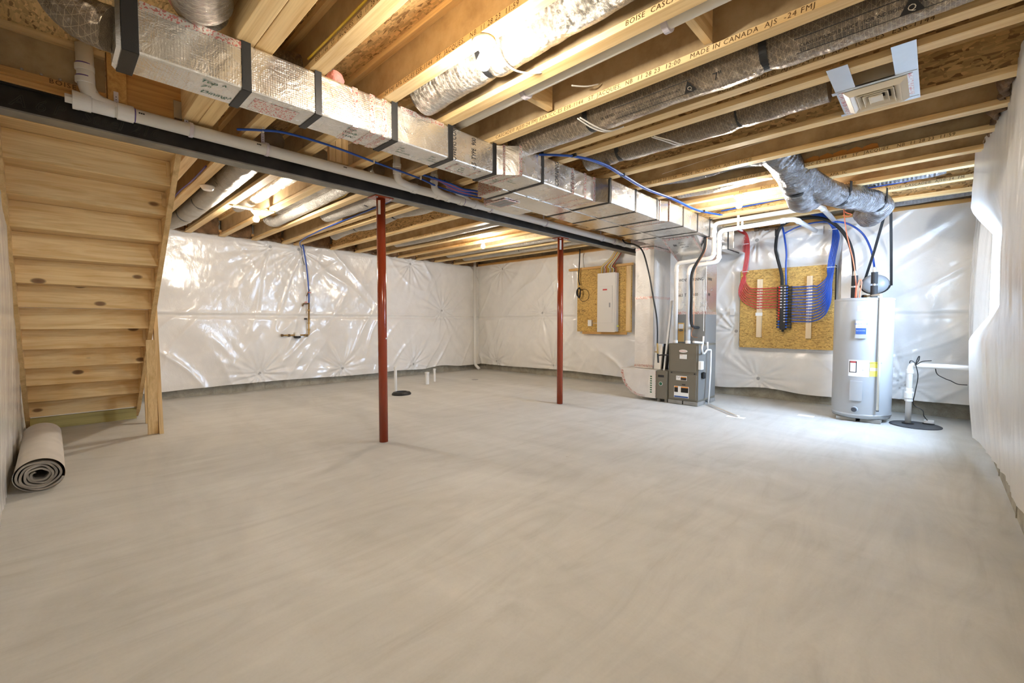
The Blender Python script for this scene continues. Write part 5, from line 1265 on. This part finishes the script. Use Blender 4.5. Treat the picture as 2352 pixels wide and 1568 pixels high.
# outlet boxes on the film
for px, py, lab in ((1682, 716, 'small pale outlet cover on the film left of the tubing board'),):
    c = P(px, py, 'y', 7.86); tag(MB().box(c.x - .035, 7.855, c.z - .055, c.x + .035, 7.875, c.z + .055).build('outlet_cover', 'panel_white', bevel=.003), lab, 'outlet')

# ================================================================== WATER HEATER
HC = Vector((-.665, 7.10, 0)); HR = .30
wh = thing('water_heater', HC, 'tall pale grey cylindrical water heater beside the tubing board', 'water heater')
for dx in (-.12, .12): MB().box(HC.x + dx - .10, HC.y - .24, .003, HC.x + dx + .10, HC.y + .24, .045).build('paver', 'paver_grey', wh, bevel=.005)
MB().lathe([(.25, .046), (.29, .05), (HR, .09), (HR, 1.49), (HR - .006, 1.515), (HR - .03, 1.525), (.02, 1.535)], HC, 'z', 64).build('tank', 'heater_grey', wh, smooth=True)
MB().lathe([(HR + .001, .085), (HR + .004, .088), (HR + .004, .10), (HR + .001, .103)], HC, 'z', 64).build('base_ring', 'steel_light', wh)
MB().lathe([(HR + .0005, 1.487), (HR + .0035, 1.49), (HR + .0035, 1.512), (HR - .004, 1.516)], HC, 'z', 64).build('top_ring', 'heater_grey', wh)
view = Vector((CAM.x - HC.x, CAM.y - HC.y, 0)).normalized(); va_ = math.atan2(view.y, view.x)
def cylpatch(a0, a1, z0, z1, e, name, mat, dz=.0, rr=HR):
    """curved plate on the tank; angles in radians to the right (+) of the camera-facing line"""
    b = MB(); n = 12
    vs = []
    for k in range(n + 1):
        a = va_ + a0 + (a1 - a0) * k / n
        for z in (z0, z1):
            for r_ in (rr + .0005, rr + e): vs.append((HC.x + math.cos(a) * r_, HC.y + math.sin(a) * r_, z))
    fs = []
    for k in range(n):
        i, j = 4 * k, 4 * (k + 1); fs += [(i + 1, j + 1, j + 3, i + 3), (i, i + 2, j + 2, j), (i, j, j + 1, i + 1), (i + 2, i + 3, j + 3, j + 2)]
    fs += [(0, 1, 3, 2), (4 * n, 4 * n + 2, 4 * n + 3, 4 * n + 1)]
    b.add(vs, fs); return b.build(name, mat, wh, bevel=0)
def cang(px): # screen column -> angle on the tank
    # solve by scan
    best = None
    for k in range(-150, 151):
        a = k / 100; p = Vector((HC.x + math.cos(va_ + a) * HR, HC.y + math.sin(va_ + a) * HR, 1.0)) - CAM
        x = 1176 + FPX * p.dot(RIGHT) / p.dot(FWD); d = abs(x - px)
        if best is None or d < best[0]: best = (d, a)
    return best[1]
def czz(px, py):
    a = cang(px); q = Vector((HC.x + math.cos(va_ + a) * HR, HC.y + math.sin(va_ + a) * HR, 1))
    r = RIGHT * (px - 1176) - UP * (py - 784) + FWD * FPX; h = math.hypot(q.x, q.y); return 1.22 + r.z * h / math.hypot(r.x, r.y)
def patch(px0, py0, px1, py1, e, name, mat):
    a0, a1 = cang(px0), cang(px1); z0, z1 = czz((px0 + px1) / 2, py1), czz((px0 + px1) / 2, py0)
    return cylpatch(a0, a1, z0, z1, e, name, mat)
patch(1965, 733, 1990, 777, .028, 'access_cover', 'heater_grey'); patch(1957, 875, 1984, 920, .022, 'access_cover', 'heater_grey')
patch(1966.5, 737, 1987.5, 767, .030, 'brand_label', 'label_white'); patch(1966.5, 753, 1987.5, 767, .031, 'brand_label_base', 'ink_blue')
def ctext(body, s, px, py, mat, e=.001):
    a = cang(px); z = czz(px, py); n_ = Vector((math.cos(va_ + a), math.sin(va_ + a), 0)); xd = Vector((0, 0, 1)).cross(n_)
    text(body, s, HC + n_ * (HR + e) + Vector((0, 0, z)), xd, (0, 0, 1), mat, wh, 'label_lettering', 'CENTER')
ctext('BRADFORD', .024, 1976.7, 744, 'ink_blue', .034); ctext('WHITE', .022, 1976.7, 749.3, 'ink_blue', .034); ctext('Built to be the Best', .011, 1976.7, 759, 'label_white', .034)
patch(1967, 702, 1991, 714, .002, 'paper_label', 'label_white'); ctext('DAVIS', .012, 1973, 704, 'ink_red', .003)
patch(1951, 827, 1999, 865, .002, 'spec_label', 'label_white'); patch(1953, 829, 1969.5, 855, .003, 'warning_frame', 'ink'); patch(1954.5, 833, 1968, 853.5, .004, 'warning_field', 'label_white'); patch(1954.5, 829.7, 1968, 832.5, .004, 'warning_strip', 'ink_red')
ctext('40', .02, 1984, 850, 'ink', .003)
patch(2000, 831, 2024, 865, .002, 'energy_label', 'label_yellow'); ctext('ENERGY GUIDE', .020, 2012, 834, 'ink', .003); patch(2001, 845, 2023, 852, .003, 'energy_field', 'label_white')
a = cang(1968); n_ = Vector((math.cos(va_ + a), math.sin(va_ + a), 0)); c = HC + n_ * (HR - .005) + Vector((0, 0, czz(1968, 940)))
MB().lathe([(.034, 0), (.034, .02), (.03, .03)], c, tuple(n_), 24).build('drain_ring', 'heater_grey', wh); MB().lathe([(.028, .02), (.028, .042), (.02, .046)], c, tuple(n_), 24).build('drain_knob', 'lid_grey', wh)
# relief discharge pipe
a = cang(2017); n_ = Vector((math.cos(va_ + a), math.sin(va_ + a), 0)); top = HC + n_ * (HR + .02) + Vector((0, 0, 1.555)); low = HC + n_ * (HR + .03) + Vector((0, 0, .17))
t0 = HC + Vector((.02, .05, 1.555)) + n_ * .02
rp = thing('relief_pipe', low, 'slim cream discharge pipe running down the front of the water heater', 'pipe')
MB().tube(rounded([t0, top, low], .02, 5), .013, 14, 1).build('pipe', 'pvc_cream', rp, smooth=True)
MB().cyl(low, low - Vector((0, 0, .012)), .015, 12).build('end_collar', 'lid_grey', rp)
MB().cyl(t0 - n_ * .06, t0, .018, 12).build('relief_valve', 'brass', rp); MB().cyl(t0 - n_ * .09, t0 - n_ * .05, .022, 10).build('valve_cap', 'rubber_black', rp)
for (px, pt, pb_, lab, bl_) in ((1962, 633, 683, 'left black foam-wrapped fitting on the water heater top', False), (2007, 625, 683, 'right black foam-wrapped fitting on the water heater top', True)):
    y_ = 7.05
    c0, c1 = P(px, pb_, 'y', y_), P(px, pt, 'y', y_); c0.z = 1.536
    f_ = thing('pipe_fitting', c0, lab, 'pipe', 'foam-wrapped fittings on the water heater')
    h_ = c1.z - c0.z
    MB().lathe([(.036, 0), (.036, h_ * .46)], c0, 'z', 18).build('foam_sleeve', 'foam_black', f_)
    MB().lathe([(.016, h_ * .46), (.016, h_ * .54)], c0, 'z', 12).build('copper_gap', 'steel_zinc', f_)
    MB().lathe([(.034, h_ * .54), (.034, h_ * 1.0)], c0, 'z', 18).build('foam_sleeve', 'foam_black', f_)
    MB().lathe([(.02, h_), (.02, h_ + .03), (.015, h_ + .06)], c0, 'z', 10).build('union', 'steel_zinc', f_)
# expansion tank in a strap
ct = Vector((-.60, 7.62, 1.73))
xt = thing('expansion_tank', ct, 'round grey expansion tank slung in a black strap behind the heater', 'tank')
b = MB().lathe([(.02, -.17), (.10, -.16), (.143, -.12), (.148, -.02), (.148, .06), (.12, .13), (.02, .15)], ct, 'y', 40); b.v = [(x, y, ct.z + (z - ct.z) * .86) for x, y, z in b.v]
b.build('body', 'tank_grey', xt, smooth=True)
hk = P(2038, 480, 'y', 7.06); hk.z = ZJ
st = thing('support_strap', hk, 'long black webbing strap hung from the last joist down around the expansion tank', 'strap')
pts = [Vector((-.47, 7.10, ZJ - .002)), P(2008, 575, 'y', 7.4), P(1987, 640, 'y', 7.54)]
n = 14
for k in range(1, n): a = math.pi + math.pi * k / n; pts.append(ct + Vector((math.cos(a) * .152, -.06, math.sin(a) * .132)))
pts += [P(2047, 655, 'y', 7.54), P(2047, 560, 'y', 7.3), Vector((-.44, 7.10, ZJ - .002))]
vs = []
for p in pts: vs += [p + Vector((-.012, -.012, 0)), p + Vector((.014, .012, 0))]
b = MB().add(vs, [(2 * k, 2 * k + 1, 2 * k + 3, 2 * k + 2) for k in range(len(pts) - 1)]); o = b.build('webbing', 'strap_black', st); m_ = o.modifiers.new('s', 'SOLIDIFY'); m_.thickness = .003

# ================================================================== SUMP
SP = P(2102, 977, 'z', 0); SP.z = 0
sl = thing('sump_pit', SP, 'round dark grey sump cover set on the floor in the right corner', 'sump cover')
MB().lathe([(.235, 0), (.238, .008), (.225, .014), (.0, .016)], SP, 'z', 56).build('cover', 'lid_grey', sl)
sp = P(2085, 975, 'z', 0); MB().lathe([(.055, .014), (.055, .024), (.036, .026)], sp, 'z', 26).build('rubber_seal', 'rubber_black', sl)
q = P(2132, 976, 'z', 0); MB().lathe([(.055, .014), (.055, .022), (.0, .024)], q, 'z', 26).build('rubber_plug', 'rubber_black', sl); MB().box(q.x - .04, q.y - .03, .024, q.x + .05, q.y + .03, .06).build('cord_block', 'label_white', sl, bevel=.005)
pp = thing('sump_pipe', (sp.x, sp.y, .02), 'white vertical sump discharge pipe with a check valve and elbow', 'pipe')
tz = P(2094, 838, 'y', sp.y).z
MB().tube(rounded([(sp.x, sp.y, .02), (sp.x - .0, sp.y, tz), (.22, sp.y + .05, tz - .005), (.385, sp.y + .06, tz - .005)], .05, 7), .029, 22, 1).build('pipe', 'pvc', pp, smooth=True)
zc = P(2090, 906, 'y', sp.y).z
MB().lathe([(.030, -.08), (.038, -.078), (.038, -.05), (.045, -.04), (.045, .025), (.036, .04), (.036, .075), (.030, .08)], (sp.x, sp.y, zc), 'z', 26).build('check_valve', 'pvc', pp)
MB().lathe([(.03, 0), (.036, .002), (.036, .045), (.03, .047)], (sp.x, sp.y, tz - .10), 'z', 24).build('coupling', 'pvc', pp)
o = tube([(q.x, q.y, .045)] + Q([(2122, 955), (2119, 942), (2098, 928)], 'y', sp.y + .03) + Q([(2101, 905), (2108, 870), (2107, 852), (2101, 833), (2092, 828), (2089, 834)], 'y', sp.y - .045), .005, 'cable_black', 'power_cord', 'black cord of the sump pump looped around the top of its pipe', 'cord', smooth=8)
tube(Q([(2102, 838), (2108, 822), (2112, 818), (2110, 828), (2103, 838), (2118, 830), (2140, 828)], 'y', sp.y - .03), .005, 'cable_black', 'power_cord', 'loop of black cord tied at the elbow of the sump pipe', 'cord', smooth=8)
tube(Q([(2148, 838), (2152, 858), (2170, 869), (2183, 874), (2200, 882), (2222, 884)], 'y', 7.70), .005, 'cable_black', 'power_cord', 'black cord drooping across the film toward the right wall', 'cord', smooth=8)
c = P(2043, 862, 'y', 7.80); tag(MB().prism([(c.x - .04, 7.78, c.z - .14), (c.x + .01, 7.78, c.z - .14), (c.x + .05, 7.80, c.z + .11), (c.x + .0, 7.80, c.z + .11)], (0, .008, 0)).box(c.x + .005, 7.775, c.z + .07, c.x + .04, 7.779, c.z + .10).build('paper_tag', 'label_white'), 'tilted white manual sheet behind the right side of the water heater', 'paper')

# ================================================================== BREAKER PANEL
eb = thing('panel_board', (-4.93, BY, 1.03), 'particle board panel behind the white breaker box on the back wall', 'board')
MB().box(-5.57, BY, 1.035, -4.285, BY + .014, 2.33).build('panel', 'osb_board', eb)
MB().box(-5.45, BY + .015, .985, -4.40, BY + .04, 1.06).build('lower_lip', 'orange_x', eb)
text('RJJ   IMO', .055, (-5.56, BY - .001, 1.47), (1, 0, 0), (0, 0, 1), 'ink', eb, 'printed_lettering'); text('- - PS1-09 -', .035, (-5.56, BY - .001, 1.40), (1, 0, 0), (0, 0, 1), 'ink', eb, 'printed_lettering')
MB().tube([(-5.40 + .13 * math.cos(t / 16 * 6.28), BY - .004, 1.80 + .13 * math.sin(t / 16 * 6.28)) for t in range(17)], .006, 8, 1).build('stain_ring', 'bronze_dark', eb)
tag(MB().box(-5.80, BY - .005, 2.335, -4.27, BY + .035, 2.385).build('wood_ledge', 'orange_x', bevel=.002), 'thin wood ledge over the breaker panel board', 'plank')
tag(MB().box(-4.40, BY - .02, 1.06, -4.30, BY - .001, 2.33).build('wood_strip', 'lumber_z', bevel=.002), 'upright lumber strip at the right edge of the breaker panel board', 'strip')
ep = thing('breaker_panel', (-4.79, 7.8, 1.04), 'white metal breaker panel with a closed door on the particle board', 'electrical panel')
MB().box(-5.0, BY - .085, 1.045, -4.575, BY - .001, 2.21).build('box', 'panel_white', ep, bevel=.003)
MB().box(-5.012, BY - .092, 1.035, -4.60, BY - .086, 2.22).build('cover', 'panel_white', ep, bevel=.002)
MB().box(-4.965, BY - .099, 1.22, -4.66, BY - .092, 1.96).build('door', 'panel_white', ep, bevel=.004); dr_ = bpy.context.scene.objects['door']
MB().box(-4.73, BY - .104, 1.53, -4.705, BY - .099, 1.62).build('latch', 'cable_grey', dr_)
MB().box(-4.88, BY - .0998, 1.87, -4.78, BY - .0992, 1.90).build('print_mark', 'ink_red', dr_)
MB().box(-4.575, BY - .06, 1.14, -4.545, BY - .03, 1.17).build('ground_screw', 'label_yellow', ep)
tag(MB().box(-5.27, BY - .05, 1.15, -5.18, BY - .001, 1.28).build('junction_box', 'label_white', bevel=.004), 'small white switch box left of the breaker panel', 'box')
tube([(-5.18, BY - .02, 1.215), (-5.08, BY - .02, 1.21), (-5.0, BY - .02, 1.21)], .005, 'cable_white', 'electrical_cable', 'short white cable from the small switch box to the breaker panel', 'cable')
ck = tube(Q([(1332, 572), (1331, 600), (1329, 640), (1332, 655)], 'y', BY - .06), .013, 'cable_black', 'electrical_cable', 'thick black cable hanging down to a coil on the panel board', 'cable')
c = P(1331.5, 672, 'y', BY - .05)
co_ = thing('cable_coil', c, 'coil of black cable hanging on the left of the panel board', 'cable')
for k in range(3):
    MB().tube([c + Vector(((.035 + .008 * k) * math.cos(t), -.02 - .012 * k, (.11 - .012 * k) * math.sin(t))) for t in [i / 20 * 2 * math.pi for i in range(21)]], .009, 8, 1).build('loop', 'cable_black', co_, smooth=True)
cols = ['cable_yellow', 'cable_white', 'cable_yellow', 'cable_grey', 'cable_white', 'cable_red', 'cable_yellow', 'cable_yellow', 'cable_white', 'cable_grey', 'cable_yellow', 'cable_white', 'cable_black', 'cable_red']
cn = {'cable_yellow': 'yellow', 'cable_white': 'white', 'cable_grey': 'grey', 'cable_red': 'red', 'cable_black': 'black'}
for k, cc in enumerate(cols):
    x1 = -4.98 + .36 * k / 13; f_ = k / 13
    pts = [Vector((x1, BY - .045, 2.205)), Vector((x1 + .01, BY - .05, 2.30)), P(1382 + 26 * f_, 611, 'y', BY - .055), P(1402 + 18 * f_, 592, 'y', BY - .05), P(1411 + 18 * f_, 578, 'y', BY - .04), Vector((-4.62 + .25 * f_, BY + .0, 2.72)), Vector((-4.75 + .2 * f_, BY - .05, 2.80))]
    tube(pts, .007, cc, 'electrical_cable', '%s %s cable entering the breaker panel top, counted from the left' % (['first', 'second', 'third', 'fourth', 'fifth', 'sixth', 'seventh', 'eighth', 'ninth', 'tenth', 'eleventh', 'twelfth', 'thirteenth', 'fourteenth'][k], cn[cc]), 'cable', 'cables into the breaker panel', smooth=5, seg=7)
for k, (cc, dz) in enumerate((('cable_yellow', 0), ('cable_red', .02), ('cable_yellow', .035), ('cable_black', .01), ('cable_white', .05))):
    tube([(-6.6 + .2 * k, 7.50, 2.80 + dz), (-6.0, 7.55, 2.78 + dz), (-5.3, 7.62, 2.79 + dz), (-4.8, 7.68, 2.78 + dz), (-4.4, 7.7, 2.80 + dz)], .007, cc, 'electrical_cable', ['lowest yellow', 'red', 'upper yellow', 'black', 'white'][k] + ' cable along the top of the wall above the breaker panel', 'cable', 'cables above the breaker panel', smooth=4, seg=7)

# ================================================================== WATER METER on the back wall
MX = XB + .15
wm = thing('water_meter', P(695, 770, 'x', MX), 'brass water meter piping with valves standing off the back wall film', 'water meter')
def mq(px, py): return P(px, py, 'x', MX)
MB().tube([mq(645, 770), mq(708, 769)], .014, 14, 1).build('inlet_pipe', 'brass', wm, smooth=True)
MB().tube(rounded([mq(700, 769), mq(709.5, 769), mq(709.5, 695)], .03, 5), .015, 14, 1).build('riser_pipe', 'brass', wm, smooth=True)
c = mq(683, 770); MB().lathe([(.035, -.055), (.06, -.045), (.06, -.015), (.05, -.01)], c, 'z', 20).build('meter_base', 'rubber_black', wm)
MB().lathe([(.05, -.01), (.045, .05), (.035, .06)], c, 'z', 20).build('meter_register', 'label_white', wm)
for px in (648, 664, 705): c = mq(px, 770); MB().cyl(c - Vector((0, .018, 0)), c + Vector((0, .018, 0)), .024, 8).build('union_nut', 'bronze_dark', wm)
for py in (757, 742, 732, 712): c = mq(709.5, py); MB().cyl(c - Vector((0, 0, .015)), c + Vector((0, 0, .015)), .023, 8).build('union_nut', 'brass', wm)
c = mq(705, 732); MB().cyl(c - Vector((0, .05, 0)), c, .014, 10).build('valve_handle', 'rubber_black', wm)
c = mq(702, 697); MB().tube(rounded([mq(709, 697), mq(697, 697), mq(695, 703)], .02, 4), .013, 10, 1).build('spigot', 'bronze_dark', wm, smooth=True)
MB().box(MX + .01, c.y - .02, c.z + .02, MX + .03, c.y + .02, c.z + .035).build('red_lever', 'button_red', wm)
c = mq(710, 672); MB().box(MX + .012, c.y - .025, c.z - .005, MX + .03, c.y + .03, c.z + .005).build('red_lever', 'button_red', wm); MB().cyl(mq(704, 680), mq(711, 665), .012, 10).build('side_valve', 'bronze_dark', wm)
tube([mq(709.5, 697), mq(709, 665), mq(704, 612), mq(697, 570), mq(694.5, 556), Vector((MX + .03, mq(694, 545).y, 2.66))], .012, 'pex_blue', 'water_tube', 'blue tube rising from the brass water meter to the joists', 'tube', smooth=6)
tag(MB().tube([mq(694, 556), mq(693.5, 545), mq(697, 541)], .014, 10, 3).build('bend_support', 'pvc', smooth=True), 'white bend support where the blue tube turns at the top of the film', 'clip')
c = P(702, 616, 'x', XB + .09); tag(MB().box(XB + .07, c.y - .06, c.z - .065, XB + .095, c.y + .05, c.z + .06).build('outlet_cover', 'panel_white', bevel=.004), 'pale cover plate behind the blue tube of the water meter', 'outlet')
tube([c + Vector((.02, -.03, .06)), mq(697, 590) + Vector((-.05, 0, 0)), mq(694, 565) + Vector((-.05, 0, 0))], .009, 'cable_grey', 'electrical_cable', 'grey conduit from the cover plate up to the joists behind the blue tube', 'cable')

# ================================================================== CEILING REGISTER
rg = thing('ceiling_register', (-.34, 3.6, 2.64), 'square cream ceiling register in a pale sheet-metal frame between joists', 'register')
zv = 2.664
MB().box(-.50, 3.13, zv - .001, -.40, 3.86, zv + .001).build('metal_flange', 'steel_light', rg); MB().box(-.215, 3.10, zv - .001, -.115, 3.90, zv + .001).build('metal_flange', 'steel_light', rg)
MB().box(-.52, 3.46, zv - .0035, -.12, 3.50, zv - .001).build('metal_flange', 'steel_light', rg); MB().box(-.52, 3.85, zv - .0035, -.12, 3.885, zv - .001).build('metal_flange', 'steel_light', rg)
MB().box(-.49, 3.48, zv - .006, -.455, 3.87, zv - .004).box(-.17, 3.48, zv - .006, -.14, 3.80, zv - .004).build('tape_strip', 'foil_tape', rg)
text('UL TYPE', .022, (-.472, 3.62, zv - .007), (0, 1, 0), (1, 0, 0), 'ink_red', rg, 'tape_lettering')
def frame(x0, y0, x1, y1, w, z0, z1, name, mat='register_cream', slope=0):
    vs = [(x0, y0, z0), (x1, y0, z0), (x1, y1, z0), (x0, y1, z0), (x0 + w, y0 + w, z1), (x1 - w, y0 + w, z1), (x1 - w, y1 - w, z1), (x0 + w, y1 - w, z1)]
    o = MB().add(vs, [(0, 1, 5, 4), (1, 2, 6, 5), (2, 3, 7, 6), (3, 0, 4, 7)]).build(name, mat, rg); s_ = o.modifiers.new('s', 'SOLIDIFY'); s_.thickness = .003; return o
x0, y0, x1, y1 = -.455, 3.50, -.175, 3.83
frame(x0 - .01, y0 - .01, x1 + .01, y1 + .01, .03, zv - .005, zv - .030, 'outer_rim'); frame(x0 + .02, y0 + .02, x1 - .02, y1 - .02, .03, zv - .030, zv - .008, 'inner_slope')
for k in range(3): frame(x0 + .05 + k * .028, y0 + .05 + k * .028, x1 - .05 - k * .028, y1 - .05 - k * .028, .022, zv - .030, zv + .004, 'louver')
MB().box(x0 + .11, y0 + .12, zv - .03, x1 - .11, y1 - .12, zv - .027).build('center_louver', 'register_cream', rg)
MB().box(-.48, 3.47, zv + .01, -.15, 3.86, 2.90).build('boot_box', 'steel_light', rg)
MB().box(x0 + .03, y0 + .03, zv + .006, x1 - .03, y1 - .03, zv + .0095).build('throat_shade', 'dark_inside', rg)  # near-black plate puts the shade above the louvers into colour

# ================================================================== LAMPS
def lamp(x, y, z, label, rb=.036, glow='bulb_glow'):
    r = thing('ceiling_bulb', (x, y, z), label, 'lamp', 'bare bulbs in ceiling lampholders')
    MB().lathe([(.055, 0), (.058, -.012), (.045, -.030), (.028, -.045), (.024, -.052)], (x, y, z), 'z', 28).build('lampholder', 'lamp_base', r)
    MB().lathe([(.0, -.052), (.014, -.052), (.016, -.062), (rb * .7, -.082), (rb, -.105), (rb * .93, -.125), (rb * .6, -.143), (.0, -.149)], (x, y, z), 'z', 26).build('bulb', glow, r, smooth=True)
    return r
lamp(-1.72, 1.585, ZJ - .001, 'nearest glowing bulb, hanging from a joist at top centre', glow='bulb_glow_dim')
lamp(-6.30, 1.86, ZJ - .02, 'glowing bulb at the far left, past the silver duct')
lamp(-5.78, 5.30, ZJ - .001, 'glowing bulb at the back between the red posts')
lamp(-1.66, 5.465, ZJ - .001, 'glowing bulb above the white vent pipes on the right')
tag(MB().box(-6.34, 1.60, ZJ - .018, -6.26, 2.06, ZJ - .001).build('mounting_bar', 'lamp_base'), 'pale bar carrying the far left bulb between two joists', 'bracket')
r = thing('ceiling_box', (-5.62, 1.17, 2.63), 'unlit white dome lampholder on the joist behind the steel beam at the left', 'lamp')
MB().lathe([(.065, 0), (.07, -.01), (.045, -.045), (.0, -.05)], (-5.62, 1.20, ZJ - .001), 'z', 28).build('dome', 'lamp_base', r)

# rim insulation, one batt per bay on the back wall and the right wall
bays = [(YL + .1, .68), (.96, 1.07), (1.17, 1.53), (1.63, 2.0), (2.1, 2.49), (2.59, 2.98), (3.29, 3.89), (3.99, 4.41), (4.5, 4.91), (5.01, 5.42), (5.51, 5.9), (5.99, 6.41), (6.51, 7.0), (7.1, 7.8)]
for k, (a, c) in enumerate(bays[2:]):
    batt('rim_insulation', 0, a, 2.69, XB + .20, c, ZS - .004, 'x', 'brown fibreglass filling bay %s of the back wall, from the stair to the corner' % ['one', 'two', 'three', 'four', 'five', 'six', 'seven', 'eight', 'nine', 'ten', 'eleven', 'twelve'][k], group='brown batts above the back wall')
def batt_r(y0, y1, lab, mat='insulation_brown'):
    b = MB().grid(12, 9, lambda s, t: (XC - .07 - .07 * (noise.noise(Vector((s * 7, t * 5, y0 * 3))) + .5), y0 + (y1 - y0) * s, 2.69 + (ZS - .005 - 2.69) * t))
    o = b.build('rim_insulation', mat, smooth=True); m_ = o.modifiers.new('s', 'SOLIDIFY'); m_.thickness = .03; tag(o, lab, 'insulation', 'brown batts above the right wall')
for k, (a, c) in enumerate(((3.99, 4.41), (4.5, 4.91), (5.01, 5.42), (5.51, 5.9), (5.99, 6.41), (6.51, 7.0))):
    batt_r(a, c, 'brown fibreglass in the %s bay beyond the register at the right wall' % ['first', 'second', 'third', 'fourth', 'fifth', 'sixth'][k])

# ================================================================== DAYLIGHT AND CAMERA
W = bpy.data.worlds.new('World'); SC.world = W; W.use_nodes = True
W.node_tree.nodes['Background'].inputs[0].default_value = (.55, .72, 1, 1); W.node_tree.nodes['Background'].inputs[1].default_value = 6.0
la = bpy.data.lights.new('window_daylight', 'AREA'); la.shape = 'RECTANGLE'; la.size = 1.7; la.size_y = 1.2; la.energy = 88; la.color = (.50, .70, 1.0)
lo_ = bpy.data.objects.new('window_daylight', la); COL.objects.link(lo_)
lo_.location = (XC + .55, (WY0 + WY1) / 2, 2.2)
lo_.rotation_euler = Vector((-1, 0.05, -.55)).to_track_quat('-Z', 'Y').to_euler()

cd_ = bpy.data.cameras.new('camera'); cam_ = bpy.data.objects.new('camera', cd_); COL.objects.link(cam_)
cd_.sensor_width = 36; cd_.lens = 36 * FPX / 2352; cd_.clip_start = .02; cd_.clip_end = 60
cam_.location = CAM
M = Matrix((RIGHT, UP, -FWD)).transposed(); cam_.rotation_euler = M.to_euler()
SC.camera = cam_
SC.view_settings.view_transform = 'Standard'; SC.view_settings.look = 'None'; SC.view_settings.gamma = 1; SC.view_settings.use_curve_mapping = False
SC.view_settings.exposure = 2.13
SC.cycles.max_bounces = 12; SC.cycles.diffuse_bounces = 7; SC.cycles.glossy_bounces = 5
SC.cycles.sample_clamp_indirect = 8
